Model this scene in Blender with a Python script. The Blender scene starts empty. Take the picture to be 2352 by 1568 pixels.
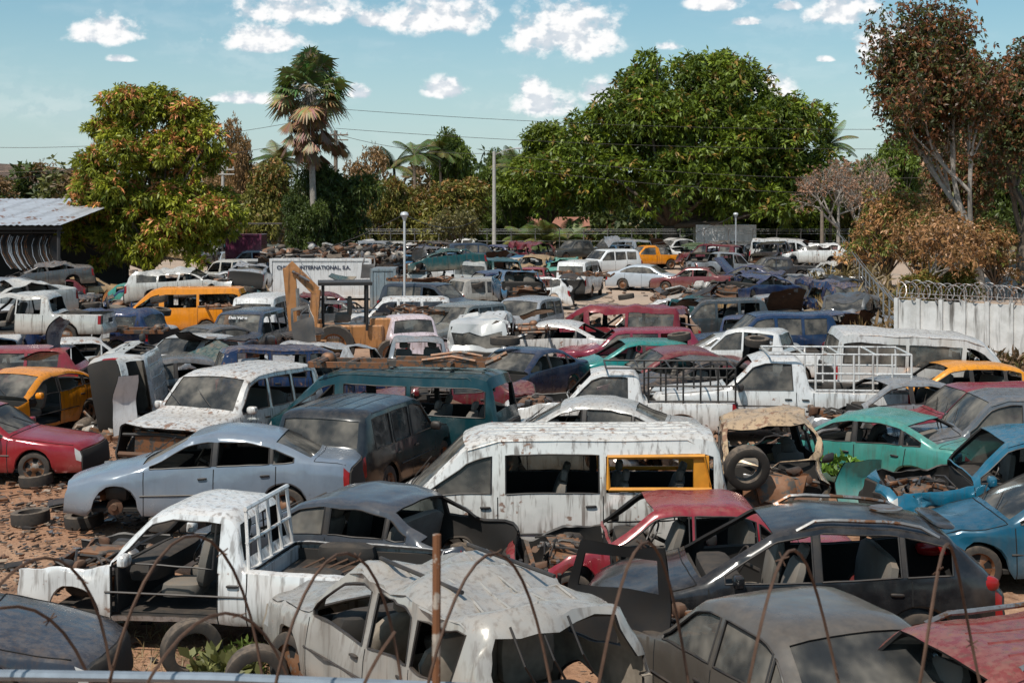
import bpy, math, random, time
import numpy as np
from mathutils import Vector, Matrix, noise
T0=time.time()
F=3267.0; CH=5.1
scn=bpy.context.scene
scn.view_settings.view_transform='Standard'; scn.view_settings.look='None'; scn.view_settings.exposure=0
def sm(t):
    t=min(1,max(0,t)); return t*t*(3-2*t)
def terr(x,y): return 1.1*sm((y-50)/62.0)
def at(px,D): return ((px-1176)/F*D, D)

# ------------------------------------------------------------------ materials
class NT:
    def __init__(s,name):
        s.m=bpy.data.materials.new(name); s.m.use_nodes=True
        s.t=s.m.node_tree; s.t.nodes.clear()
        s.out=s.n('ShaderNodeOutputMaterial')
    def n(s,ty,**k):
        nd=s.t.nodes.new(ty)
        for a,b in k.items(): setattr(nd,a,b)
        return nd
    def l(s,a,b): s.t.links.new(a,b)
    def setv(s,sock,v):
        if hasattr(v,'node'): s.l(v,sock)
        elif isinstance(v,(tuple,list)) and len(v)==3 and sock.type=='RGBA': sock.default_value=(*v,1)
        else: sock.default_value=v
    def noise(s,vec,scale,detail=4,rough=.55,dim='3D'):
        nd=s.n('ShaderNodeTexNoise'); nd.inputs['Scale'].default_value=scale
        nd.inputs['Detail'].default_value=detail; nd.inputs['Roughness'].default_value=rough
        if vec is not None: s.l(vec,nd.inputs['Vector'])
        return nd.outputs['Fac']
    def math(s,op,a,b=0.0,c=None,clamp=False):
        nd=s.n('ShaderNodeMath',operation=op); nd.use_clamp=clamp
        s.setv(nd.inputs[0],a); s.setv(nd.inputs[1],b)
        if c is not None: s.setv(nd.inputs[2],c)
        return nd.outputs[0]
    def vmath(s,op,a,b=None,c=None):
        nd=s.n('ShaderNodeVectorMath',operation=op)
        for i,x in enumerate((a,b,c)):
            if x is None: continue
            if hasattr(x,'node'): s.l(x,nd.inputs[i])
            else: nd.inputs[i].default_value=x
        return nd.outputs['Value'] if op=='LENGTH' else nd.outputs[0]
    def ramp(s,v,lo,hi,a=0.0,b=1.0):
        nd=s.n('ShaderNodeMapRange'); nd.interpolation_type='SMOOTHSTEP'
        s.setv(nd.inputs['Value'],v); s.setv(nd.inputs['From Min'],lo); s.setv(nd.inputs['From Max'],hi)
        nd.inputs['To Min'].default_value=a; nd.inputs['To Max'].default_value=b
        return nd.outputs['Result']
    def mix(s,f,a,b,mode='MIX'):
        nd=s.n('ShaderNodeMix',data_type='RGBA',blend_type=mode)
        s.setv(nd.inputs[0],f); s.setv(nd.inputs[6],a); s.setv(nd.inputs[7],b)
        return nd.outputs[2]
    def mapping(s,vec,sc):
        return s.vmath('MULTIPLY',vec,sc)
    def bsdf(s,col,rough=.6,metal=0.0,coat=0.0,bump=None,bs=.3,bd=.02,spec=.5):
        b=s.n('ShaderNodeBsdfPrincipled'); s.setv(b.inputs['Base Color'],col); s.setv(b.inputs['Roughness'],rough)
        s.setv(b.inputs['Metallic'],metal); s.setv(b.inputs['Coat Weight'],coat); b.inputs['Specular IOR Level'].default_value=spec
        if bump is not None:
            bn=s.n('ShaderNodeBump'); bn.inputs['Strength'].default_value=bs; bn.inputs['Distance'].default_value=bd
            s.l(bump,bn.inputs['Height']); s.l(bn.outputs[0],b.inputs['Normal'])
        s.l(b.outputs[0],s.out.inputs[0]); return b
    def ocoord(s):
        tc=s.n('ShaderNodeTexCoord'); oi=s.n('ShaderNodeObjectInfo')
        v=s.n('ShaderNodeVectorMath',operation='SCALE'); v.inputs[0].default_value=(37,53,71); s.l(oi.outputs['Random'],v.inputs['Scale'])
        a=s.n('ShaderNodeVectorMath',operation='ADD'); s.l(tc.outputs['Object'],a.inputs[0]); s.l(v.outputs[0],a.inputs[1])
        return a.outputs[0],tc.outputs['Object'],oi

DUST=(.36,.26,.18)
def paint_mat():
    t=NT('car_paint'); v,oc,oi=t.ocoord()
    g=t.n('ShaderNodeNewGeometry'); sx=t.n('ShaderNodeSeparateXYZ'); t.l(g.outputs['Normal'],sx.inputs[0])
    so=t.n('ShaderNodeSeparateXYZ'); t.l(oc,so.inputs[0])
    rust=oi.outputs['Alpha']
    n1=t.noise(v,2.2,4,.62); n2=t.noise(v,10,3,.65); st=t.noise(t.mapping(v,(8,8,.6)),1.6,3,.65)
    base=t.mix(t.ramp(n1,.4,.75,0,.06),oi.outputs['Color'],(.5,.47,.44))
    base=t.mix(t.ramp(n1,.5,.3,0,.28),base,t.mix(.4,oi.outputs['Color'],(.015,.012,.01)))
    sk=t.math('MULTIPLY',t.ramp(st,.48,.68),t.math('MULTIPLY_ADD',rust,1.3,.03),clamp=True)
    base=t.mix(sk,base,(.085,.052,.032))
    fac=t.math('MULTIPLY_ADD',rust,1.4,.18)
    up=t.ramp(sx.outputs['Z'],.3,.98)
    df=t.math('MULTIPLY',up,t.ramp(n2,.3,.7,.06,.4))
    low=t.math('MULTIPLY',t.ramp(so.outputs['Z'],.2,.7,1,0),t.ramp(n1,.3,.65,.2,.9))
    d=t.math('MULTIPLY',t.math('MAXIMUM',df,low),fac,clamp=True)
    base=t.mix(d,base,DUST)
    rn=t.math('ADD',t.math('MULTIPLY',n1,.6),t.math('MULTIPLY',n2,.4))
    th=t.math('MULTIPLY_ADD',rust,-.22,.69)
    rm=t.ramp(rn,th,t.math('ADD',th,.045))
    rc=t.mix(n2,(.05,.024,.016),(.22,.10,.05))
    base=t.mix(t.math('MULTIPLY',rm,.88),base,rc)
    rough=t.math('ADD',t.math('MULTIPLY_ADD',d,.8,.17),t.math('MULTIPLY',rm,.45),clamp=True)
    t.bsdf(base,rough,t.math('MULTIPLY_ADD',rm,-.15,.15),0.0,t.noise(v,1.8,2),.3,.05,.6)
    return t.m
def simple(name,col,rough=.7,metal=0,dust=.3,var=.5,scale=5,bs=.3,bd=.02,rustm=0,spec=.4):
    t=NT(name); v,oc,oi=t.ocoord()
    n=t.noise(v,scale,3,.68)
    c=t.mix(t.ramp(n,.3,.7,0,var),col,tuple(x*.35 for x in col))
    if rustm: c=t.mix(t.ramp(t.noise(v,scale*.6,4,.7),.6-rustm*.25,.66-rustm*.25),c,(.17,.07,.03))
    if dust:
        g=t.n('ShaderNodeNewGeometry'); sx=t.n('ShaderNodeSeparateXYZ'); t.l(g.outputs['Normal'],sx.inputs[0])
        c=t.mix(t.math('MULTIPLY',t.ramp(sx.outputs['Z'],-.2,1,.15,1),t.math('MULTIPLY',t.ramp(n,.2,.7),dust)),c,DUST)
    t.bsdf(c,rough,metal,0,None,bs,bd,spec); return t.m
def glass_mat():
    t=NT('dusty_glass'); v,oc,oi=t.ocoord()
    n=t.noise(v,1.7,3,.6)
    tr=t.n('ShaderNodeBsdfTransparent'); tr.inputs[0].default_value=(.42,.48,.48,1)
    gl=t.n('ShaderNodeBsdfPrincipled'); gl.inputs['Base Color'].default_value=(.03,.035,.04,1); gl.inputs['Roughness'].default_value=.06
    m1=t.n('ShaderNodeMixShader'); m1.inputs[0].default_value=.5; t.l(tr.outputs[0],m1.inputs[1]); t.l(gl.outputs[0],m1.inputs[2])
    du=t.n('ShaderNodeBsdfDiffuse'); t.setv(du.inputs[0],t.mix(n,(.12,.11,.095),(.27,.24,.20)))
    m2=t.n('ShaderNodeMixShader'); t.l(t.ramp(n,.32,.75,.06,.72),m2.inputs[0]); t.l(m1.outputs[0],m2.inputs[1]); t.l(du.outputs[0],m2.inputs[2])
    t.l(m2.outputs[0],t.out.inputs[0]); return t.m
M={}
M['paint']=paint_mat(); M['glass']=glass_mat()
M['trim']=simple('black_trim',(.014,.014,.015),.5,0,.15)
M['interior']=simple('car_interior',(.018,.017,.016),.85,0,.12)
M['seat']=simple('seat_fabric',(.13,.12,.105),.9,0,.3)
M['tyre']=simple('tyre_rubber',(.022,.021,.02),.85,0,.4,.4,12,.5,.02)
M['rim']=simple('wheel_rim',(.20,.18,.16),.55,.4,.5,.7,8,.3,.02,.8)
M['rust']=simple('rusty_steel',(.12,.055,.03),.85,.1,.2,.75,6,.5,.03)
M['light']=simple('headlamp',(.4,.4,.39),.15,0,.3,.3,5,.1)
M['tail']=simple('tail_lamp',(.28,.006,.008),.2,0,.1,.5,5,.1)
M['chrome']=simple('dull_metal',(.33,.32,.31),.35,.7,.3,.6,7,.3,.02,.3)
M['dark']=simple('seam_dark',(.008,.008,.008),.9,0,0)
M['frameyellow']=simple('orange_frame',(.62,.25,.02),.5,0,.1,.3)
M['greymetal']=simple('greasy_engine_metal',(.075,.068,.062),.55,.3,.3,.7,9,.5,.03,.6)
M['beige']=simple('beige_lining',(.24,.20,.155),.9,0,.2,.7,3)
CM=['paint','trim','glass','interior','seat','tyre','rim','rust','light','tail','chrome','dark','frameyellow','greymetal','beige']
CI={k:i for i,k in enumerate(CM)}

# ------------------------------------------------------------------ mesh builder
class MB:
    def __init__(s): s.V=[];s.F=[];s.M=[];s.S=[]
    def add(s,V,Fs,mat,smooth=True,X=None):
        o=len(s.V)
        if X is not None: V=[X@Vector(p) for p in V]
        s.V+= [tuple(p) for p in V]
        mi=mat
        for k,f in enumerate(Fs):
            s.F.append(tuple(i+o for i in f)); s.M.append(mi[k] if isinstance(mi,list) else mi); s.S.append(smooth)
    def rbox(s,c,d,mat,e=.3,nu=12,nv=6,X=None):
        V=[];Fs=[]
        def pw(a): return math.copysign(abs(a)**e,a)
        V.append((c[0],c[1],c[2]-d[2]/2))
        for j in range(1,nv):
            b=-math.pi/2+math.pi*j/nv; cb=pw(math.cos(b)); sb=pw(math.sin(b))
            for i in range(nu):
                a=2*math.pi*(i+.5)/nu
                V.append((c[0]+d[0]/2*cb*pw(math.cos(a)),c[1]+d[1]/2*cb*pw(math.sin(a)),c[2]+d[2]/2*sb))
        V.append((c[0],c[1],c[2]+d[2]/2)); n=len(V)-1
        for i in range(nu):
            k=(i+1)%nu
            Fs.append((0,1+k,1+i)); Fs.append((n,n-nu+i,n-nu+k))
            for j in range(nv-2): Fs.append((1+j*nu+i,1+j*nu+k,1+(j+1)*nu+k,1+(j+1)*nu+i))
        s.add(V,Fs,mat,True,X)
    def box(s,c,d,mat,X=None,ch=.12):
        hx,hy,hz=d[0]/2,d[1]/2,d[2]/2; b=min(hx,hy,hz)*ch
        V=[];Fs=[]
        idx={}
        for sx in(-1,1):
            for sy in(-1,1):
                for sz in(-1,1):
                    for ax in range(3):
                        p=[sx*hx,sy*hy,sz*hz]
                        for q in range(3):
                            if q!=ax: p[q]-=(sx,sy,sz)[q]*b
                        idx[(sx,sy,sz,ax)]=len(V); V.append((c[0]+p[0],c[1]+p[1],c[2]+p[2]))
        for ax in range(3):
            o=[q for q in range(3) if q!=ax]
            for sg in(-1,1):
                f=[]
                for (a,b2) in((-1,-1),(1,-1),(1,1),(-1,1)):
                    k=[0,0,0];k[ax]=sg;k[o[0]]=a;k[o[1]]=b2; f.append(idx[(*k,ax)])
                if (sg<0)^(ax==1): f=f[::-1]
                Fs.append(tuple(f))
        for ax in range(3):
            o=[q for q in range(3) if q!=ax]
            for a in(-1,1):
                for b2 in(-1,1):
                    k0=[0,0,0];k1=[0,0,0];k0[ax]=-1;k1[ax]=1
                    for k in(k0,k1):k[o[0]]=a;k[o[1]]=b2
                    Fs.append((idx[(*k0,o[0])],idx[(*k1,o[0])],idx[(*k1,o[1])],idx[(*k0,o[1])]))
        for sx in(-1,1):
            for sy in(-1,1):
                for sz in(-1,1): Fs.append(tuple(idx[(sx,sy,sz,a)] for a in range(3)))
        s.add(V,Fs,mat,False,X)
    def tube(s,pts,r,mat,n=6,X=None,caps=True):
        pts=[Vector(p) for p in pts]; R=r if isinstance(r,(list,tuple)) else [r]*len(pts)
        V=[];Fs=[];up=None
        for i,p in enumerate(pts):
            d=(pts[min(i+1,len(pts)-1)]-pts[max(i-1,0)])
            if d.length<1e-6: d=Vector((0,0,1))
            d.normalize()
            if up is None:
                a=Vector((0,0,1)) if abs(d.z)<.9 else Vector((1,0,0)); up=d.cross(a).normalized()
            up=(up-d*up.dot(d)).normalized(); w=d.cross(up)
            for k in range(n):
                t=2*math.pi*k/n; V.append(p+(up*math.cos(t)+w*math.sin(t))*R[i])
        for i in range(len(pts)-1):
            for k in range(n):
                k2=(k+1)%n; Fs.append((i*n+k,i*n+k2,(i+1)*n+k2,(i+1)*n+k))
        if caps: Fs.append(tuple(range(n))[::-1]); Fs.append(tuple((len(pts)-1)*n+k for k in range(n)))
        s.add(V,Fs,mat,True,X)
    def lathe(s,prof,segs,mats,X,alt=None):
        V=[];Fs=[];Ms=[]
        for (r,h) in prof:
            for k in range(segs):
                t=2*math.pi*k/segs; V.append((r*math.cos(t),h,r*math.sin(t)))
        for i in range(len(prof)-1):
            for k in range(segs):
                k2=(k+1)%segs; Fs.append((i*segs+k,i*segs+k2,(i+1)*segs+k2,(i+1)*segs+k))
                mm=mats[i]
                if alt and i==alt and (k*10//segs)%2==0 and segs>12: mm=CI['dark']
                Ms.append(mm)
        s.add(V,Fs,Ms,True,X)
    def obj(s,name,mats,loc=(0,0,0),rot=None,color=None,sharp=40):
        me=bpy.data.meshes.new(name); me.from_pydata(s.V,[],s.F)
        for m in mats: me.materials.append(m)
        me.polygons.foreach_set('material_index',s.M); me.polygons.foreach_set('use_smooth',s.S)
        me.update()
        try: me.set_sharp_from_angle(angle=math.radians(sharp))
        except Exception: pass
        o=bpy.data.objects.new(name,me); scn.collection.objects.link(o); o.location=loc
        if rot is not None: o.rotation_euler=rot
        if color is not None: o.color=color
        return o

def curve(pts,s):
    xs=np.arange(-.6,pts[-1][0]+.6,.01); ys=np.interp(xs,[p[0] for p in pts],[p[1] for p in pts])
    k=max(1,int(s/.01)); ker=np.hanning(2*k+3); ker/=ker.sum()
    yp=np.pad(ys,(k+1,k+1),mode='edge'); ys=np.convolve(yp,ker,'valid')
    return lambda x: float(np.interp(x,xs,ys))

SP={}
SP['sedan']=dict(L=4.5,W=.88,sill=.2,top=[(0,.62),(.08,.70),(.9,.89),(1.25,.96),(1.98,1.37),(2.35,1.44),(2.9,1.435),(3.3,1.36),(3.95,1.06),(4.42,1.02),(4.5,.93)],
  belt=[(0,.56),(.1,.64),(1.2,.87),(3.9,.98),(4.42,.94),(4.5,.84)],whe=(.86,3.52),R=.315,Ra=.365,th=.3,win=[(1.42,2.38),(2.47,3.28),(3.34,3.66)],ws=(1.3,1.96),rg=(3.36,3.9),seams=(1.32,2.42,3.38),sill_top=.5,wtop=.06)
SP['boxsedan']=dict(L=4.35,W=.83,sill=.22,top=[(0,.64),(.06,.74),(1.2,.88),(1.3,.92),(1.85,1.34),(2.1,1.39),(2.95,1.38),(3.15,1.33),(3.6,.97),(3.7,.94),(4.3,.92),(4.35,.86)],
  belt=[(0,.6),(.06,.68),(1.2,.83),(3.6,.88),(4.3,.87),(4.35,.8)],whe=(.8,3.35),R=.3,Ra=.35,th=.3,win=[(1.4,2.28),(2.36,3.12),(3.16,3.34)],ws=(1.33,1.85),rg=(3.18,3.58),seams=(1.28,2.32,3.2),wtop=.06)
SP['hatch']=dict(L=4.0,W=.84,sill=.2,top=[(0,.64),(.08,.74),(1.0,.92),(1.1,.97),(1.82,1.41),(2.2,1.47),(3.2,1.43),(3.5,1.36),(3.88,1.04),(4.0,.9)],
  belt=[(0,.6),(.1,.68),(1.05,.89),(3.85,.98),(4.0,.86)],whe=(.78,3.2),R=.3,Ra=.35,th=.27,win=[(1.28,2.25),(2.34,3.08),(3.14,3.48)],ws=(1.14,1.8),rg=(3.52,3.85),seams=(1.15,2.29,3.1),wtop=.06)
SP['wagon']=dict(L=4.5,W=.84,sill=.22,top=[(0,.64),(.06,.74),(1.2,.89),(1.3,.93),(1.85,1.38),(2.1,1.44),(3.95,1.44),(4.12,1.4),(4.4,.98),(4.5,.88)],
  belt=[(0,.6),(.06,.68),(1.2,.84),(4.38,.92),(4.5,.82)],whe=(.8,3.4),R=.3,Ra=.35,th=.25,win=[(1.4,2.28),(2.36,3.12),(3.2,4.0)],ws=(1.33,1.85),rg=(4.12,4.38),seams=(1.28,2.32,3.16),wtop=.06)
SP['suv']=dict(L=4.6,W=.9,sill=.38,top=[(0,.88),(.05,1.0),(1.25,1.12),(1.35,1.16),(1.88,1.70),(2.2,1.78),(4.1,1.77),(4.34,1.70),(4.52,1.14),(4.6,1.05)],
  belt=[(0,.82),(.06,.93),(1.25,1.05),(4.48,1.08),(4.6,1.0)],whe=(.82,3.55),R=.375,Ra=.43,th=.17,win=[(1.48,2.42),(2.52,3.3),(3.4,4.12)],ws=(1.38,1.88),rg=(4.36,4.5),seams=(1.36,2.47,3.35),wtop=.09)
SP['crossover']=dict(L=4.4,W=.91,sill=.28,top=[(0,.66),(.1,.84),(1.0,1.02),(1.12,1.06),(1.98,1.57),(2.5,1.66),(3.3,1.63),(3.85,1.52),(4.28,1.12),(4.4,.92)],
  belt=[(0,.6),(.1,.76),(1.1,.98),(3.0,1.04),(4.2,1.12),(4.4,.86)],whe=(.85,3.5),R=.36,Ra=.42,th=.3,win=[(1.4,2.36),(2.45,3.3),(3.36,3.86)],ws=(1.16,1.96),rg=(3.9,4.22),seams=(1.2,2.4,3.4),wtop=.05)
SP['van']=dict(L=4.7,W=.86,sill=.3,top=[(0,.78),(.04,.98),(.28,1.1),(.34,1.14),(1.1,1.86),(1.4,1.95),(4.35,1.97),(4.56,1.9),(4.66,1.18),(4.7,1.02)],
  belt=[(0,.72),(.04,.88),(.34,1.06),(1.0,1.13),(4.62,1.13),(4.7,.96)],whe=(.72,3.3),R=.33,Ra=.38,th=.1,win=[(.5,1.42),(1.62,2.9),(3.0,4.5)],ws=(.37,1.08),rg=(4.58,4.65),seams=(.62,1.5,2.95),wtop=.2,wfrac=.35)
SP['pickup']=dict(L=4.9,W=.84,sill=.38,top=[(0,.82),(.05,.92),(1.25,1.02),(1.35,1.06),(1.86,1.58),(2.1,1.65),(2.72,1.64),(2.86,1.56),(2.98,1.02),(3.02,.98),(4.9,.98)],
  belt=[(0,.78),(.05,.87),(1.3,.98),(2.98,.97),(4.9,.955)],whe=(.82,3.75),R=.34,Ra=.4,th=.2,win=[(1.48,2.62)],ws=(1.38,1.86),rg=(2.87,2.96),seams=(1.36,2.68,3.03),bed=3.06,wtop=.07,smt=.03)
SP['crewcab']=dict(L=5.0,W=.85,sill=.4,top=[(0,.84),(.05,.94),(1.25,1.04),(1.35,1.08),(1.86,1.62),(2.1,1.69),(3.2,1.68),(3.38,1.6),(3.55,1.05),(3.6,1.0),(5.0,1.0)],
  belt=[(0,.8),(.05,.89),(1.3,1.0),(3.55,.99),(5.0,.975)],whe=(.82,3.95),R=.36,Ra=.42,th=.2,win=[(1.48,2.38),(2.47,3.2)],ws=(1.38,1.86),rg=(3.39,3.53),seams=(1.36,2.43,3.26),bed=3.62,wtop=.07,smt=.03)

NAMES=dict(sedan='wrecked_sedan',boxsedan='wrecked_sedan',hatch='wrecked_hatchback_car',wagon='wrecked_station_wagon',suv='wrecked_suv',crossover='wrecked_crossover_suv',van='wrecked_van',pickup='wrecked_pickup_truck',crewcab='wrecked_crew_cab_pickup_truck')
TT=[0,.1,.28,.52,.78,1.0]; CO=[1,.88,.6,.3,0,-.3,-.6,-.88,-1]
PLACED=[]
def car(kind,px,D,head,col,rust=.35,seed=0,z=0,roll=0,pitch=0,glass=.5,hood=True,front=True,dent=1,cf=0,rc=0,cr=0,nodoor=(),wheels=(1,1,1,1),hoodopen=False,name=None,xy=None,bars=None,scale=1,yellowwin=False,rails=False,bump='paint',glasslist=None,trunk=True,clean=False,reg=True,seatmat='seat',inmat='interior'):
    S=SP[kind]; rnd=random.Random(seed*7+13); near=D<36
    L,W=S['L'],S['W']; step=.1 if near else .24
    top=curve(S['top'],S.get('smt',.07)); belt=curve(S['belt'],.05)
    keys=[0,L]
    for s_ in S['seams']: keys+=[s_,s_+.016]
    for a,b in S['win']: keys+=[a,b]
    keys+=list(S['ws'])+list(S['rg'])
    if 'bed' in S: keys+=[S['bed']]
    xs=[]
    for k in sorted(keys):
        if not xs or k-xs[-1]>.01: xs.append(k)
    opt=[]
    na=9 if near else 7
    for wc in S['whe']:
        opt+=[wc+S['Ra']*math.cos(math.pi*i/(na-1)) for i in range(na)]
    opt+=[.03,.08,L-.03,L-.08]
    a,b=S['rg']; opt+=[a+(b-a)*i/4 for i in(1,2,3)]; opt+=list(np.arange(step,L,step))
    for k in opt:
        if 0<k<L and min(abs(k-q) for q in xs)>.024: xs.append(k)
    xs.sort()
    def ring(x):
        zb=belt(x); zt=max(top(x),zb+.03)
        wp=W*(1-.13*max(0,1-x/.6)**2-.09*max(0,1-(L-x)/.5)**2)
        h0=zt-zb; crn=min(.065,h0*.5); zr=zt-crn
        y8=wp-.04-S['th']*(zr-zb)
        z0=S['sill']; fl=0
        for wc in S['whe']:
            u=abs(x-wc)
            if u<=S['Ra']+1e-4:
                z0=max(z0,S['R']+math.sqrt(max(0,S['Ra']**2-u*u))); fl=.02
        P=[]
        yb=[-.03+fl,.0+fl,.012+fl*.4,.018,.008,-.01]
        for t,yy in zip(TT,yb): P.append((wp+yy,z0+(zb-z0)*t))
        h=zr-zb; y5=wp-.01
        z6=zb+min(.04,.3*h); z7=zr-min(S['wtop'],.35*h)
        def yl(z): 
            t=(z-zb)/max(h,1e-4); return y5+(y8-y5)*t+.02*math.sin(math.pi*t)*min(1,h*2)
        P.append((yl(z6),z6)); P.append((yl(z7),z7)); P.append((y8,zr))
        P.append((y8*.88,zr+crn*.62)); P.append((y8*.6,zr+crn*.85)); P.append((y8*.3,zr+crn*.96)); P.append((0,zt))
        return P
    V=[];NR=25
    rings=[]
    for x in xs:
        P=ring(x); rings.append(P)
        for j in range(NR):
            if j<=12: y,zz=P[j]
            else: y,zz=P[24-j]; y=-y
            V.append([x,y,zz])
    Fc=[];Mt=[]
    def inr(x,r): return r[0]-1e-4<=x<=r[1]+1e-4
    gl=glasslist
    gstate={}
    def gs(k):
        if k not in gstate: gstate[k]= (k in gl) if gl is not None else rnd.random()<glass
        return gstate[k]
    seamset=[(s_,s_+.016) for s_ in S['seams']]
    doors=[]
    sm_=S['seams']
    for i in range(len(sm_)-1): doors.append((sm_[i]+.016,sm_[i+1]))
    cowl=S['ws'][0]
    for i in range(len(xs)-1):
        xm=(xs[i]+xs[i+1])/2
        for j in range(24):
            b=j if j<12 else 23-j; side=0 if j<12 else 1
            m=CI['paint']
            if b<=4 and any(inr(xm,q) for q in seamset) and xm<L-.3: m=CI['dark']
            if b<=1 and (xm<.1 or xm>L-.1) : m=CI[bump]
            if b==6:
                for wi,w in enumerate(S['win']):
                    if inr(xm,w): m=CI['glass'] if gs(('s',side,wi)) else -1
                if m==CI['paint'] and S['win'][0][1]<xm<S['win'][-1][0] and kind in('sedan','crossover','hatch') : m=CI['trim']
            if b>=9:
                if inr(xm,S['ws']): m=CI['glass'] if gs('ws') else -1
                if inr(xm,S['rg']): m=CI['glass'] if gs('rg') else -1
            if (xm<.14) and b in(3,4) and near: m=CI['light']
            if (xm>L-.1) and b in(3,4): m=CI['tail']
            if not hood and b>=6 and .1<xm<cowl-.03: m=-1
            if hoodopen and b>=9 and .1<xm<cowl-.03: m=-1
            if not front and xm<.12: m=-1
            if not trunk and b>=8 and xm>S['rg'][1] : m=-1
            if 'bed' in S and xm>S['bed'] and b>=9: m=-1
            for dd in nodoor:
                di,ds=dd
                if ds==side and di<len(doors) and inr(xm,doors[di]) and 1<=b<=6: m=-1
            f=(i*NR+j,i*NR+j+1,(i+1)*NR+j+1,(i+1)*NR+j)
            Fc.append(f);Mt.append(m)
    for end in(0,1):
        if end==0 and not front: continue
        si=0 if end==0 else len(xs)-1; P=rings[si]; x=xs[si]
        grid=[]
        for r in range(9):
            row=[]
            for ci,c in enumerate(CO):
                if r==8: row.append(si*NR+8+ci)
                elif ci==0: row.append(si*NR+r)
                elif ci==8: row.append(si*NR+24-r)
                else:
                    row.append(len(V)); ex=-.02*(1 if r in(1,2) else 0)
                    V.append([x+(ex if end==0 else -ex),P[r][0]*c,P[r][1]])
            grid.append(row)
        for r in range(8):
            for c in range(8):
                m=CI['paint']; edge=min(c,7-c)
                if r<=1: m=CI[bump]
                if end==0:
                    if r==2: m=CI['trim']
                    if r in(3,4): m=CI['light'] if edge<=1 else CI['trim']
                else:
                    if r in(3,4) and edge==0: m=CI['tail']
                    if r==3 and edge>=3: m=CI['chrome']
                    if 'bed' in S and r>=5: m=CI['paint']
                    if not trunk and r>=2 and edge>0: m=-1
                f=(grid[r][c],grid[r][c+1],grid[r+1][c+1],grid[r+1][c])
                if end==0: f=f[::-1]
                Fc.append(f);Mt.append(m)
    for p in V:
        x,y,zz=p
        lo=1-sm((zz-.42-S['sill']*.4)/.12)
        if x<.12: p[0]-=.05*lo
        if x>L-.12: p[0]+=.05*lo
        k=1-(y/W)**2
        p[0]-= .13*k*max(0,1-x/2.2) ; p[0]+=.09*k*max(0,1-(L-x)/1.2)
    Va=np.array(V); N=np.zeros_like(Va)
    Q=np.array([Fc[k] for k in range(len(Fc))])
    fn=np.cross(Va[Q[:,2]]-Va[Q[:,0]],Va[Q[:,3]]-Va[Q[:,1]])
    for c in range(4): np.add.at(N,Q[:,c],fn)
    N/= (np.linalg.norm(N,axis=1,keepdims=True)+1e-9)
    ctr=Va.mean(0); 
    if (N*(Va-ctr)).sum()<0: N=-N; flip=True
    else: flip=False
    th=.028
    Vi=Va-N*th; Vg=Va-N*.02
    n0=len(Va)
    mb=MB()
    allV=np.concatenate([Va,Vi,Vg])
    FF=[];MM=[]
    edges={}
    for k in range(len(Fc)):
        f=Fc[k];m=Mt[k]
        if m<0: continue
        if flip: f=f[::-1]
        if m==CI['glass']:
            FF.append(tuple(i+2*n0 for i in f));MM.append(m); continue
        FF.append(f);MM.append(m)
        FF.append(tuple(i+n0 for i in f[::-1]));MM.append(CI[inmat] if m!=CI['paint'] or not ('bed' in S and Va[f[0]][0]>S['bed']) else m)
        for q in range(4):
            a,b=f[q],f[(q+1)%4]; kk=(min(a,b),max(a,b))
            if kk in edges: edges[kk]=None
            else: edges[kk]=(a,b,k)
    for kk,e in edges.items():
        if e is None: continue
        a,b,k=e; FF.append((b,a,a+n0,b+n0))
        MM.append(CI['trim'])
    used=sorted(set(i for f in FF for i in f)); re={u:i for i,u in enumerate(used)}
    mb.V=[tuple(allV[u]) for u in used]; mb.F=[tuple(re[i] for i in f) for f in FF]; mb.M=MM; mb.S=[True]*len(FF)
    zf=S['sill']+.08
    mb.box((L/2+.1,0,zf),(L-.7,2*W-.22,.06),CI[inmat])
    mb.box((cowl+.02,0,(zf+belt(cowl))/2),(.05,2*W-.16,belt(cowl)-zf),CI['interior'])
    mb.rbox((cowl+.3,0,belt(cowl)-.08),(.42,2*W-.2,.26),CI['interior'],.4)
    rowsx=[S['win'][0][1]-.25]
    if len(S['win'])>1 : rowsx.append(S['win'][1][1]-.1)
    if kind=='van': rowsx=[1.3,2.3,3.2,4.0]
    zs=zf+.22; bt=belt(L/2)
    for ri,rx in enumerate(rowsx):
        for sy in((-1,1) if ri==0 or kind=='van' else (0,)):
            wd=.5 if sy else 2*W-.35
            if rnd.random()<.2 and near: continue
            yy=sy*W*.48; rk=rnd.uniform(-.08,.15)
            mb.rbox((rx-.25,yy,zs),(.5,wd,.18),CI[seatmat],.45)
            X=Matrix.Translation((rx,yy,zs+.05))@Matrix.Rotation(.2+rk,4,'Y')
            mb.rbox((0,0,.3),(.15,wd,.62),CI[seatmat],.45,X=X)
            if sy: mb.rbox((0,0,.7),(.1,.24,.16),CI[seatmat],.5,X=X)
    if near:
        X=Matrix.Translation((cowl+.62,W*.45,belt(cowl)-.02))@Matrix.Rotation(-1.1,4,'Y')
        mb.tube([(.19*math.cos(t*math.pi/8),.19*math.sin(t*math.pi/8),0) for t in range(17)],.014,CI['trim'],6,X)
        mb.tube([(0,0,-.25),(0,0,0)],.03,CI['trim'],6,X)
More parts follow.
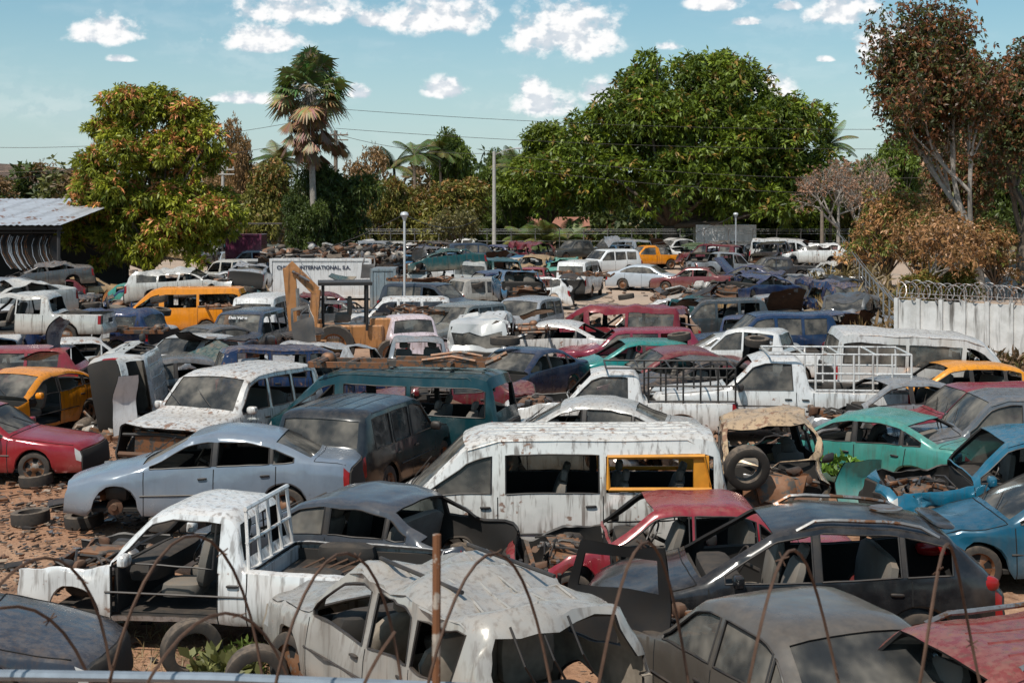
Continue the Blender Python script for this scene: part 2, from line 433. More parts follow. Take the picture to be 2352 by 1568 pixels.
    if (not hood) or (not front) or hoodopen or cf>.4:
        zt_=S['belt'][1][1]; eh=belt(cowl*.5)-zf
        mb.rbox((cowl*.55,0,zf+eh*.45),(.6,.62,eh*.85),CI['greymetal'],.4)
        mb.box((cowl*.5,.12,zf+eh*.92),(.45,.3,.1),CI['greymetal'])
        mb.box((.18,0,zf+eh*.4),(.06,W*1.2,eh*.75),CI['greymetal'])
        mb.tube([(.12,-W+.12,zt_-.12),(.1,0,zt_-.1),(.12,W-.12,zt_-.12)],.03,CI['trim'])
        mb.tube([(.02,-W+.15,zf+.05),(.0,0,zf+.06),(.02,W-.15,zf+.05)],.05,CI['rust'])
        for sy in(-1,1): mb.rbox((S['whe'][0],sy*(W-.25),zf+.28),(.42,.26,.36),CI['trim'],.6,10,6)
        for q in range(26 if near else 5):
            mb.rbox((rnd.uniform(.2,cowl-.15),rnd.uniform(-W+.25,W-.25),zf+eh*rnd.uniform(.4,.98)),(rnd.uniform(.08,.3),rnd.uniform(.08,.3),rnd.uniform(.06,.16)),CI[rnd.choice(['greymetal','trim','rust','chrome','greymetal'])],rnd.choice([.25,.6,1]),8,5)
        if near:
            for q in range(10):
                p=[Vector((rnd.uniform(.2,cowl-.1),rnd.uniform(-.5,.5),zf+eh*.93)) for _ in range(3)]
                mb.tube([p[0],p[0].lerp(p[1],.5)+Vector((0,0,.07)),p[1]],.018,CI['trim'],5)
    if hoodopen:
        c0=cowl-.05; X=Matrix.Translation((c0,0,top(c0)))@Matrix.Rotation(math.radians(rnd.uniform(35,55)),4,'Y')
        g=[];ff=[]
        for a in range(7):
            for b in range(7):
                g.append((-(c0-.1)*a/6,(b/3-1)*(W-.12)*(1-.1*a/6),.04*math.sin(math.pi*b/6)-.07*(a/6)**2))
        for a in range(6):
            for b in range(6): ff.append((a*7+b,a*7+b+1,a*7+b+8,a*7+b+7))
        mb.add(g,ff,CI['paint'],True,X); mb.add([(p[0],p[1]*.98,p[2]-.02) for p in g],[f[::-1] for f in ff],CI['rust'],True,X)
    if 'bed' in S:
        b0=S['bed']+.03; b1=L-.06; zb=zf+.3; hw=W-.1; zt_=belt((b0+b1)/2)
        mb.box(((b0+b1)/2,0,zb),(b1-b0,2*hw,.05),CI['trim'])
        mb.box((b0-.02,0,(zf+zt_)/2),(.04,2*W-.12,zt_-zf-.03),CI['paint'])
        for sy in(-1,1):
            mb.box(((b0+b1)/2,sy*(hw-.02),(zb+zt_)/2-.02),(b1-b0,.03,zt_-zb-.06),CI['interior'])
            mb.rbox((S['whe'][1],sy*(hw-.12),zb+.12),(.75,.24,.28),CI['interior'],.5)
    if yellowwin:
        w=S['win'][2]; 
        for sy in(-1,1):
            z0=belt(3.5)+.06; z1=top(3.5)-.065-S['wtop']; 
            def yy(z): return W-.012-S['th']*(z-belt(3.5))+.012
            pts=[(w[0]+.03,z0+.03),(w[1]-.03,z0+.03),(w[1]-.12,z1-.03),(w[0]+.03,z1-.03),(w[0]+.03,z0+.03)]
            mb.tube([(a,sy*yy(b),b) for a,b in pts],.035,CI['frameyellow'],6)
            mb.box((w[1]-.16,sy*(yy(z0)-.09),(z0+z1)/2),(.22,.06,z1-z0-.05),CI['frameyellow'])
    if near:
        def bulge(x,y,z):
            kx=1-(y/W)**2; return (x-.13*kx*max(0,1-x/2.2)+.09*kx*max(0,1-(L-x)/1.2),y,z)
        for wi,w in enumerate(S['win']):
            for sy in(-1,1):
                if yellowwin and wi==2: continue
                pts=[]
                ss=[x for x in xs if w[0]-1e-4<=x<=w[1]+1e-4]
                lo=[(x,ring(x)[6]) for x in ss]; hi=[(x,ring(x)[7]) for x in ss][::-1]
                for x,(y,zz) in lo+hi+[lo[0]]:
                    p=bulge(x,y,zz); pts.append((p[0],sy*(y+.001),zz))
                mb.tube(pts,.011,CI['trim'],5,caps=False)
        for di,dd in enumerate(doors):
            for sy in(-1,1):
                if (di,0 if sy>0 else 1) in nodoor: continue
                if di<2: mb.rbox((dd[1]-.16,sy*(W+.022),belt(dd[1])-.14),(.16,.035,.035),CI['trim'],.6,8,5)
        for sy in(-1,1):
            if rnd.random()<.7 or clean: mb.rbox((S['win'][0][0]+.12,sy*(W+.1),belt(S['win'][0][0])+.1),(.13,.2,.15),CI['trim' if rnd.random()<.5 else 'paint'],.6,10,6)
            mb.tube([(.9+S['Ra'],sy*(W+.02),S['sill']+.32),(3.05,sy*(W+.02),S['sill']+.33)],.012,CI['trim'],4)
            zl=S['sill']+.33
            mb.tube([(L-.02,sy*(W-.13),zl),(L-.25,sy*(W-.015),zl),(S['whe'][1]+S['Ra']+.02,sy*(W+.012),zl)],.007,CI['dark'],4)
        if hood and front:
            for sy in(-1,1): mb.tube([bulge(x,sy*ring(x)[8][0],ring(x)[8][1]+.004) for x in np.linspace(.12,cowl-.08,8)],.006,CI['dark'],4)
            x=cowl-.07; P=ring(x); mb.tube([bulge(x,y,zq+.004) for y,zq in [P[8],P[9],P[10],P[11],P[12]]+[(-a,b) for a,b in (P[11],P[10],P[9],P[8])]],.008,CI['dark'],4)
        if kind in('sedan','boxsedan') and trunk:
            x=S['rg'][1]+.07; P=ring(x); mb.tube([bulge(x,y,zq+.003) for y,zq in [P[8],P[9],P[10],P[11],P[12]]+[(-a,b) for a,b in (P[11],P[10],P[9],P[8])]],.006,CI['dark'],4)
            for sy in(-1,1): mb.tube([bulge(q,sy*ring(q)[8][0],ring(q)[8][1]+.003) for q in np.linspace(x,L-.06,5)],.005,CI['dark'],4)
        if kind in('van','suv','wagon'):
            for yr in(-.42,-.14,.14,.42):
                pts=[]
                for q in range(8):
                    x=S['ws'][1]+.3+(S['rg'][0]-S['ws'][1]-.55)*q/7; P=ring(x); yv=abs(yr); pts.append((x,yr,float(np.interp(yv,[0,P[11][0],P[10][0],P[9][0]],[P[12][1],P[11][1],P[10][1],P[9][1]]))-.004))
                mb.tube(pts,.014,CI['paint'],5)
            for sy in(-1,1):
                pts=[(x,sy*(ring(x)[8][0]+.008),ring(x)[8][1]-.012) for x in np.linspace(S['ws'][1],S['rg'][0],9)]
                mb.tube(pts,.012,CI['paint'],4)
        if gstate.get('ws'):
            for yy0 in(-.3,.35):
                x0=cowl+.03; x1=cowl+.25
                mb.tube([(x0-.1,yy0,top(x0)+.0),(x1-.1,yy0+.4,top(x1)+.02)],.009,CI['trim'],4)
    if rails:
        for sy in(-1,1):
            a0,a1=S['ws'][1]+.25,S['rg'][0]-.15
            pts=[]
            for q in range(9):
                x=a0+(a1-a0)*q/8; P=ring(x)[8]; pts.append((x,sy*(P[0]-.05),P[1]+(.09 if 0<q<8 else .02)))
            mb.tube(pts,.024,CI['chrome'],6)
    off=Vector((seed*3.17+5,seed*1.31,seed*.77))
    newV=[]
    for p in mb.V:
        P=Vector(p); q=P+off
        P+=noise.noise_vector(q*1.1)*.03*dent
        if near: P+=noise.noise_vector(q*3.7)*.012*dent
        if cf: 
            m=sm(1-p[0]/(cowl+.5))*cf
            if m>0: P+=noise.noise_vector(q*2.3)*.3*m+noise.noise_vector(q*6)*.09*m; P.x+=.35*m
        if cr:
            m=sm(1-(L-p[0])/1.6)*cr
            if m>0: P+=noise.noise_vector(q*2.3)*.3*m+noise.noise_vector(q*6)*.08*m; P.x-=.3*m
        if rc:
            m=sm((p[2]-.85)/.7)*rc
            if m>0: P+=noise.noise_vector(q*1.6)*.32*m+noise.noise_vector(q*5)*.09*m; P.z-=.22*m
        newV.append(tuple(P))
    mb.V=newV
    if bars: bars(mb,S)
    segs=28 if near else 12; R=S['R']
    k=0
    for wx in S['whe']:
        for sy in(-1,1):
            X=Matrix.Translation((wx,sy*(W-.12),R))@Matrix.Rotation(rnd.uniform(-.25,.25) if wx<2 else 0,4,'Z')
            if sy<0: X=X@Matrix.Scale(-1,4,(0,1,0))
            if wheels[k]:
                T,RI=CI['tyre'],CI['rim']
                prof=[(R*.5,-.09),(R*.9,-.1),(R*.985,-.085),(R,-.05),(R,.05),(R*.985,.085),(R*.9,.1),(R*.68,.095),(R*.64,.075),(R*.6,.04),(R*.28,.05),(R*.2,.07),(.001,.07)]
                mb.lathe(prof,segs,[T]*7+[RI]*5,X,alt=9)
            else:
                mb.lathe([(.001,-.1),(.12,-.08),(.13,.0),(.06,.02),(.05,.05),(.001,.05)],10,[CI['rust']]*5,X)
            k+=1
    mb.tube([(S['whe'][1],-W+.2,R),(S['whe'][1],W-.2,R)],.05,CI['rust'])
    mb.tube([(S['whe'][0],-W+.2,R),(S['whe'][0],W-.2,R)],.04,CI['rust'])
    mb.V=[((L/2-p[0])*scale,-p[1]*scale,p[2]*scale) for p in mb.V]
    if xy is None: X0,Y0=at(px,D)
    else: X0,Y0=xy
    zz=terr(X0,Y0)+z
    if sum(wheels)<2: zz-=R*.55
    o=mb.obj(name or NAMES[kind],[M[c] for c in CM],(X0,Y0,zz),None,(*col,rust))
    o.rotation_euler=(math.radians(roll),math.radians(pitch),math.radians(head))
    if reg:
        h=math.radians(head)
        for q in(-1,0,1): PLACED.append((X0+math.cos(h)*q*L*.33,Y0+math.sin(h)*q*L*.33,.95))
    return o

WHITE=(.66,.64,.61);OFFW=(.5,.48,.44);SILV=(.26,.28,.30);GREY=(.075,.08,.085);DGREY=(.03,.033,.038);BLACK=(.010,.010,.012)
MAR=(.13,.010,.016);RED=(.22,.012,.02);NAVY=(.010,.027,.085);BLUE=(.006,.09,.18);TEAL=(.004,.055,.055);TURQ=(.05,.28,.22);ORG=(.72,.24,.006);TAN=(.40,.26,.13);GREEN=(.02,.08,.03);PINK=(.4,.1,.18)

# ------------------------------------------------------------------ hand placed vehicles
def rack_pick(mb,S):
    x=3.02; m=CI['paint']
    for y in(-.72,-.36,0,.36,.72): mb.tube([(x,y,.95),(x-.06,y*.93,1.68)],.022,m)
    mb.tube([(x-.06,-.7,1.68),(x-.06,.7,1.68)],.03,m); mb.tube([(x-.03,-.72,1.3),(x-.03,.72,1.3)],.02,m)
    for q in range(5): mb.tube([(3.2+q*.12,-.5,.8),(3.5+q*.15,.5,.86)],.014,CI['rust'],4)
car('pickup',520,17.0,169,(.66,.65,.63),.42,3,glass=0,hood=False,front=False,cf=.36,nodoor=((0,0),(0,1)),wheels=(0,1,1,1),bars=rack_pick,dent=.9)
def gv(mb,S):
    for y in(-.5,.5): mb.tube([(2.1,y,1.72),(3.6,y,1.72)],.02,CI['trim'])
    for q in range(5): mb.tube([(2.0+q*.25,.95,1.05),(2.3+q*.22,.86,1.6)],.022,CI['trim'])
    for q in range(6): mb.tube([(1.5+q*.1,.97,1.0),(1.9+q*.12,.98,1.15),(2.6+q*.1,.93,1.5)],.018,CI['trim'])
    for q in range(3): mb.tube([(4.35,-.5+q*.3,1.6),(4.5,-.45+q*.3,1.3),(4.45,-.3+q*.3,1.1)],.012,CI['trim'],5)
    mb.rbox((3.9,0,.75),(.5,1.3,.12),CI['beige'],.4); mb.rbox((3.35,.35,1.0),(.16,.6,.6),CI['beige'],.45); mb.rbox((3.35,-.35,.98),(.16,.6,.62),CI['beige'],.45)
car('suv',1000,13.9,124,(.33,.31,.28),.28,5,glasslist=[],cf=.25,rc=.45,cr=.2,dent=2.4,bars=gv,wheels=(1,0,1,0),trunk=False,inmat='beige',seatmat='beige')
car('boxsedan',1800,13.4,112,(.09,.078,.066),.08,7,glass=1,scale=1.07,hood=False,dent=.7)
car('wagon',2265,11.9,198,(.18,.022,.022),.4,8,rails=True,glass=.6,dent=1,scale=1.05)
def lamps(mb,S):
    for sy in(-1,1):
        mb.rbox((4.17,sy*.80,1.02),(.44,.17,.17),CI['tail'],.6,14,8)
    mb.rbox((3.93,0,1.56),(.22,1.1,.05),CI['paint'],.5)
    mb.lathe([(.001,.0),(.16,.01),(.19,.02),(.19,.0)],16,[CI['chrome']]*3,Matrix.Translation((3.4,.1,1.64))@Matrix.Rotation(math.pi/2,4,'X'))
car('crossover',1800,16.3,180.5,(.010,.0105,.012),.02,9,glasslist=[],rails=True,hood=True,cf=.15,dent=.6,bump='trim',clean=True,bars=lamps)
car('boxsedan',1545,18.4,181,(.23,.014,.024),.25,10,glasslist=[('s',0,1),('s',1,0)],cf=.45,dent=1.2,hood=False,nodoor=((0,0),(0,1)))
car('van',1277,20.5,181,(.62,.60,.56),.54,11,glasslist=[('s',0,0),('s',1,0),('s',0,1),'ws'],yellowwin=True,dent=.6,clean=True)
car('sedan',492,22.9,180,(.17,.205,.25),.03,12,glasslist=['ws','rg',('s',0,0),('s',0,1)],wheels=(0,0,1,1),z=.15,dent=.9,front=False,cf=.15)
car('sedan',800,18.9,155,(.045,.05,.06),.05,13,glasslist=[('s',0,1),'ws',('s',1,0)],dent=1.2,cr=.35,trunk=False,rc=.12)
car('sedan',-275,14.6,2,(.025,.032,.045),.25,14,glass=.8,dent=1.2)
car('sedan',2440,19.7,178,(.004,.07,.12),.05,15,glasslist=['ws',('s',0,0),('s',1,0)],cf=.25,clean=True,dent=.8)
car('suv',2345,21.6,176,(.006,.11,.18),.22,16,glass=.8,cf=.6,hood=False,dent=1)
car('sedan',1990,26.0,140,(.05,.24,.20),.2,17,glasslist=['ws'],dent=1.4,cf=.4,hood=False,nodoor=((1,0),(0,0)))
car('van',1775,23.2,262,(.45,.31,.18),.6,18,glasslist=[],cf=.7,rc=.5,cr=.3,dent=1.8,roll=5,pitch=-6,z=0.05,hood=False,front=False,scale=.9)
car('suv',850,25.6,73,(.012,.015,.018),.03,19,glass=1,dent=.6)
car('van',905,28.2,163,(.003,.032,.040),.04,20,glasslist=[],dent=.9,scale=1.0)
car('suv',520,28.6,248,(.58,.56,.53),.55,21,glasslist=['ws',('s',0,0)],front=False,hood=True,cf=.2,scale=1.06)
car('sedan',55,32.5,250,ORG,.3,22,glasslist=['ws'],hood=False,cf=.5,dent=1.4,front=False,nodoor=((0,1),))
car('boxsedan',-48,27.2,-3,(.24,.006,.014),.02,23,glass=1,clean=True,dent=.4,cf=0)
car('wagon',240,34.0,95,(.5,.5,.48),.4,24,roll=80,z=.85,glass=0,wheels=(0,0,1,1))
car('wagon',-5,38,185,(.22,.022,.03),.3,25,glass=.6,cf=.3)
car('sedan',380,35.5,200,GREY,.3,26,glass=.5,hood=False)
car('crewcab',60,44,180,OFFW,.4,27,glass=0,z=.9,nodoor=((0,0),(0,1)),rc=.3,cf=.5)
car('van',430,57,180,ORG,.15,28,glass=.2,dent=.8)
car('suv',562,46.5,262,(.02,.035,.06),.15,29,glasslist=['ws',('s',0,0)],clean=True)
car('van',612,53,88,WHITE,.45,30,glass=.8)
car('suv',905,54,184,WHITE,.5,31,glass=.1,front=False,cf=.4,nodoor=((0,0),))
car('suv',1000,61,333,(.025,.03,.04),.08,32,glass=.8,scale=1.04)
car('suv',1140,66,32,(.33,.30,.26),.3,33,glass=.8)
car('suv',1205,53,250,SILV,.3,34,glass=.9)
car('suv',1050,50,238,(.15,.16,.15),.3,35,glass=.9)
car('pickup',940,46.5,110,(.58,.48,.50),.4,36,glass=.8)
car('sedan',1195,37.5,237,(.015,.028,.06),.12,37,glasslist=['ws'],front=False,hood=False)
car('wagon',1440,44,182,(.20,.018,.04),.2,38,glass=.3,cf=.4)
car('wagon',1455,50.5,181,(.3,.17,.1),.5,39,glass=.2)
car('hatch',1445,40,186,(.006,.18,.16),.25,40,glass=.3,cf=.3)
car('suv',1620,53,190,(.04,.05,.055),.3,41,glass=.3)
car('suv',1755,46,185,(.008,.028,.075),.12,42,glass=.7)
car('sedan',1665,43,175,(.35,.37,.37),.4,43,glass=.5,cf=.6,rc=.3)
car('wagon',2105,38,198,WHITE,.5,44,glass=.8,hood=False,cf=.3)
car('hatch',2175,34,184,(.70,.26,.006),.25,45,glass=.3,cf=.3)
car('wagon',2240,29.8,184,(.19,.014,.03),.2,46,glass=.4,cf=.4)
car('suv',2300,26,178,(.10,.11,.12),.25,47,glass=.7,cf=.4)
car('sedan',2040,31,190,(.20,.21,.22),.3,48,glass=.3,cf=.6,hood=False)
def cage(c,h=.75):
    def fn(mb,S):
        m=CI[c]; b0=S['bed']-.9;b1=S['L'];z0=.97;z1=z0+h
        for y in(-.78,.78):
            for z in(z0+.05,z0+h*.5,z1): mb.tube([(b0 if z==z1 else S['bed'],y,z),(b1,y,z)],.022,m)
            for q in range(6):
                x=S['bed']+(b1-S['bed'])*q/5; mb.tube([(x,y,z0),(x,y,z1)],.022,m)
        for q in range(5):
            x=b0+(b1-b0)*q/4; mb.tube([(x,-.78,z1),(x,.78,z1)],.02,m)
    return fn
car('pickup',1790,32,176,(.6,.59,.57),.4,49,glass=.4,bars=cage('paint'),scale=1.12)
car('pickup',1420,31,178,(.62,.6,.57),.42,50,glass=.7,bars=cage('trim'),cf=.3,hood=False)
car('sedan',1330,27.6,172,(.42,.41,.39),.4,51,glass=.7,dent=1.4,cf=.3)
car('suv',1390,90,212,(.74,.73,.71),.0,52,glass=1,clean=True,name='parked_suv')
car('sedan',1490,80.5,-22,(.42,.45,.48),.0,53,glass=1,clean=True,name='parked_sedan')
car('van',1333,76,75,WHITE,.3,54,glass=.8)
car('boxsedan',1590,79,165,(.14,.03,.03),.2,55,glass=.6)
car('crewcab',1325,108,215,(.05,.05,.045),.0,56,glass=1)
car('crewcab',1068,112,170,WHITE,.1,57,glass=1)
car('suv',1100,99,10,(.03,.04,.06),.0,58,glass=1)
car('suv',1405,110,230,(.03,.03,.03),.0,59,glass=1)
car('pickup',1490,98,200,ORG,.3,60,glass=1)
car('sedan',470,45,230,GREY,.3,61); car('hatch',430,41,250,(.45,.45,.44),.4,62,hood=False)
car('boxsedan',150,41,200,(.5,.49,.47),.5,63,glass=.2,cf=.6); car('sedan',250,50,170,(.4,.4,.4),.4,64,glass=.2,cf=.4)
car('wagon',700,40,150,(.3,.3,.3),.4,65,glass=.2,roll=5,rc=.4); car('sedan',640,36.2,200,(.35,.34,.33),.5,66,glass=.2,rc=.5,cf=.5)

# ------------------------------------------------------------------ random fill of the yard
rnd=random.Random(42)
PAL=[(WHITE,18),(OFFW,6),(SILV,14),(GREY,12),(DGREY,10),(BLACK,9),(MAR,9),(RED,2),(NAVY,9),(BLUE,4),(TEAL,5),(TURQ,1),(ORG,2),(TAN,5),(GREEN,1)]
pal=[c for c,w in PAL for _ in range(w)]
def road(x,y):
    pts=[(-3.6,46),(-1.2,47),(4.0,62),(7.5,74),(8.0,86),(5.4,98),(2,112)]
    for (ax,ay),(bx,by) in zip(pts[:-1],pts[1:]):
        dx,dy=bx-ax,by-ay; t=max(0,min(1,((x-ax)*dx+(y-ay)*dy)/(dx*dx+dy*dy)))
        if math.hypot(x-ax-t*dx,y-ay-t*dy)<(1.2 if ay<62 else 3.4): return True
    return False
KEEP=[(430,57,150,8),(562,46.5,80,6),(905,54,90,5),(1000,61,110,6),(1140,66,80,5),(1390,90,75,12),(1490,80.5,60,8),(1205,53,80,4),(1050,50,75,4),(1440,44,120,5),(1755,46,110,5),(1325,108,60,8),(1068,112,80,8),(1620,53,60,5),(1455,79,60,14)]
def allowed(x,y):
    px=1176+x/y*F
    if y<33 or y>112 or px<-120: return False
    lim=2300 if y<37 else 2050-(y-37)/67*130
    if px>lim: return False
    if px<330 and y<36: return False
    if px<480 and y>72: return False
    if 650<px<870 and 41<y<51: return False
    if road(x,y): return False
    if 590<px<930 and 63<y<84: return False
    for (kx,kd,kw,kl) in KEEP:
        if abs(px-kx)<kw and kd-kl<y<kd+1: return False
    return True
cnt=0
for t in range(11000):
    y=33+79*rnd.random()**.85; px=rnd.uniform(-100,2250); x=(px-1176)/F*y
    if not allowed(x,y): continue
    h=rnd.choice([180,0,90,270,200,160,235,300,180,135])+rnd.uniform(-18,18); hr=math.radians(h)
    ok=True
    for q in(-1,0,1):
        cx=x+math.cos(hr)*q*1.45; cy=y+math.sin(hr)*q*1.45
        if q and not allowed(cx,cy): ok=False;break
        for (ax,ay,r) in PLACED:
            if (ax-cx)**2+(ay-cy)**2<(1.6)**2: ok=False;break
        if not ok: break
    if not ok: continue
    kind=rnd.choice(['sedan','boxsedan','sedan','hatch','wagon','suv','suv','van','pickup','crewcab','boxsedan','crossover'])
    c=rnd.choice(pal); k=rnd.uniform(.7,1.05)
    nd=tuple((rnd.choice([0,1]),rnd.choice([0,1])) for _ in range(rnd.choice([0,1,1,2,3])))
    args=dict(glass=rnd.choice([.05,.2,.7]),hood=rnd.random()<.45,front=rnd.random()<.5,cf=rnd.choice([0,.2,.5,.8,1.0]),rc=rnd.choice([0,0,.15,.4,.8]),cr=rnd.choice([0,0,.5]),dent=rnd.uniform(.8,2.4),wheels=rnd.choice([(1,1,1,1),(0,0,1,1),(0,0,0,0)]),roll=rnd.uniform(-4,4),pitch=rnd.uniform(-4,4),hoodopen=rnd.random()<.18,nodoor=nd,trunk=rnd.random()<.8 or kind in('pickup','crewcab'))
    rr=rnd.uniform(.05,.58)
    car(kind,0,y,h,tuple(q*k for q in c),rr,100+cnt,xy=(x,y),z=rnd.uniform(0,.1),**args)
    cnt+=1
    if rnd.random()<.2 and 38<y<88 and args['rc']<.2:
        sk_=rnd.choice(['sedan','hatch','boxsedan','wagon']); sh=h+rnd.uniform(-12,12); sc=rnd.choice(pal); sr=rnd.uniform(.2,.6); s1=rnd.uniform(-6,6); s2=rnd.uniform(-6,6)
        if y>50: car(sk_,0,y+40,sh,sc,sr,400+cnt,xy=(x,y),z=1.15 if kind in('sedan','boxsedan','hatch') else 1.4,glass=.1,hood=False,front=False,cf=.6,rc=.7,wheels=(0,0,0,0),roll=s1,pitch=s2,reg=False)
print('fill cars',cnt,time.time()-T0)

# ------------------------------------------------------------------ loose parts
def wheel_obj(px,D,z,rot,name='loose_tyre',R=.33):
    mb=MB(); T=CI['tyre']
    prof=[(R*.62,-.09),(R*.9,-.105),(R*.985,-.09),(R,-.05),(R,.05),(R*.985,.09),(R*.9,.105),(R*.62,.09),(R*.6,.0),(R*.62,-.09)]
    mb.lathe(prof,28,[T]*9,Matrix())
    x,y=at(px,D); mb.obj(name,[M[c] for c in CM],(x,y,z+terr(x,y)),rot)
wheel_obj(407,21.2,.42,(math.radians(82),.0,.2),R=.42)
wheel_obj(325,27.6,.12,(math.radians(90),0,0),R=.42); wheel_obj(330,27.5,.34,(math.radians(87),0,0),R=.42)
wheel_obj(440,15.4,.33,(0,0,.5)); wheel_obj(590,14.6,.3,(0.1,0,.2)); wheel_obj(1160,37.6,1.62,(math.radians(90),0,0),R=.4)
wheel_obj(1715,21.2,1.25,(.25,0,.15),R=.34)
for q in range(26):
    D=rnd.uniform(36,70); px=rnd.uniform(60,1900); wheel_obj(px,D,rnd.choice([.12,1.5,1.6]),(math.radians(90+rnd.uniform(-12,12)),rnd.uniform(-.2,.2),0))
for q in range(7):
    D=rnd.uniform(22,31); px=rnd.uniform(0,330); wheel_obj(px,D,.1,(math.radians(90+rnd.uniform(-6,6)),rnd.uniform(-.1,.1),0),R=.31)
def chassis(px,D,z,head,L=4.2,name='truck_chassis_frame',tilt=0):
    mb=MB(); m=CI['greymetal']
    for y in(-.4,.4):
        mb.box((-L*.25,y,.05),(L*.5,.06,.12),m); mb.box((L*.2,y,0.0),(L*.42,.06,.12),m); mb.tube([(-L/2,y,.06),(-L/2-.3,y,.2)],.05,m)
    for x in(-.48,-.25,0,.2,.4): mb.tube([(x*L,-.4,.03),(x*L,.4,.03)],.04,m)
    for x in(-.33,.33):
        mb.tube([(x*L,-.75,.08),(x*L,.75,.08)],.05,m); mb.rbox((x*L,0,.08),(.3,.3,.26),m,.8)
    for y in(-.45,.45): mb.tube([(-.45*L,y,.12),(-.33*L,y,.2),(-.18*L,y,.12)],.035,m)
    x,y=at(px,D); mb.obj(name,[M[c] for c in CM],(x,y,z+terr(x,y)),(math.radians(tilt),0,math.radians(head)))
chassis(900,28.2,2.04,172,3.9)
for q in range(6):
    chassis(rnd.uniform(100,1900),rnd.uniform(45,75),rnd.uniform(1.2,1.6),rnd.uniform(0,360),rnd.uniform(2.5,4.2),tilt=rnd.uniform(-10,10))
def panel(px,D,z,rot,w,h,col,mat='paint',name='car_door',win=True,bulge=.06,sd=1,rust=.3):
    mb=MB();n=10;V=[];Fs=[];Ms=[]
    for a in range(n+1):
        for b in range(n+1):
            u=a/n;v=b/n; xx=(u-.5)*w
            if v>.6: xx*= 1-.3*(v-.6)/.4*(1 if u<.5 else .3)
            V.append((xx,bulge*math.sin(math.pi*v*.9)-.05*max(0,v-.55),v*h))
    off=Vector((sd*2.1,sd,0)); V=[tuple(Vector(p)+noise.noise_vector(Vector(p)*2+off)*.05) for p in V]
    for a in range(n):
        for b in range(n):
            if win and 1<=a<n-1 and 6<=b<n-1: continue
            Fs.append((a*(n+1)+b,(a+1)*(n+1)+b,(a+1)*(n+1)+b+1,a*(n+1)+b+1))
    mb.add(V,Fs,CI[mat]); mb.add([(p[0],p[1]+.035,p[2]) for p in V],[f[::-1] for f in Fs],CI['trim'])
    x,y=at(px,D); return mb.obj(name,[M[c] for c in CM],(x,y,z+terr(x,y)),rot,(*col,rust))
panel(1415,14.6,.42,(0,0,math.radians(-24)),1.12,1.25,BLACK,'trim')
panel(1965,12.3,.3,(math.radians(-25),0,math.radians(8)),1.15,1.25,(.25,.10,.07),'paint','rusty_sheet_metal',False,.02,4,.75)
panel(290,31.5,.05,(.05,0,math.radians(30)),.55,1.35,(.62,.62,.62),'paint','loose_fender',False,.12,5,.1)
panel(110,24.2,.06,(math.radians(84),0,math.radians(105)),.45,1.7,(.3,.28,.24),'paint','scrap_plank',False,.0,6,.4)
panel(1985,23.6,.1,(math.radians(-5),0,math.radians(20)),.9,.8,(.04,.33,.31),'paint','torn_fender',False,.15,7,.2)
for q in range(48):
    D=rnd.uniform(34,85);px=rnd.uniform(20,1950)
    x,y=at(px,D)
    if road(x,y): continue
    if D<45: px=px*.4
    panel(px,D,rnd.choice([.1,1.3,1.45]),(math.radians(rnd.choice([85,75,-80,20,95])),rnd.uniform(-.4,.4),rnd.uniform(0,6.28)),rnd.uniform(.6,1.2),rnd.uniform(.7,1.3),rnd.choice(pal),'paint',rnd.choice(['car_door','loose_car_hood']),rnd.random()<.4,rnd.uniform(.02,.15),q+20,rnd.uniform(.1,.6))

def debris():
    mb=MB(); r=random.Random(5); mats=['rust','greymetal','trim','chrome','paint','tyre','rust','rust','trim']
    for q in range(5200):
        if q<2500: D=19+16*r.random(); px=r.uniform(-30,440)
        elif q<3800: D=13.5+20*r.random(); px=r.uniform(0,2300)
        else: D=35+60*r.random(); px=r.uniform(0,2000)
        x,y=at(px,D); s=r.uniform(.02,.09) if D<35 else r.uniform(.06,.25)
        if r.random()<.07: s*=2.4
        X=Matrix.Translation((x,y,terr(x,y)+s*.2))@Matrix.Rotation(r.uniform(0,6.28),4,'Z')@Matrix.Rotation(r.uniform(-.5,.5),4,'X')
        d=(s*r.uniform(.6,2.6),s*r.uniform(.3,1),s*r.uniform(.08,.5))
        V=[(a*d[0]*r.uniform(.6,1),b*d[1]*r.uniform(.6,1),c*d[2]*r.uniform(.6,1)) for a in(-.5,.5) for b in(-.5,.5) for c in(-.5,.5)]
        mb.add(V,[(0,1,3,2),(4,6,7,5),(0,4,5,1),(2,3,7,6),(0,2,6,4),(1,5,7,3)],CI[r.choice(mats)],False,X)
    mb.obj('scrap_debris',[M[c] for c in CM],color=(.25,.20,.16,.5))
debris()
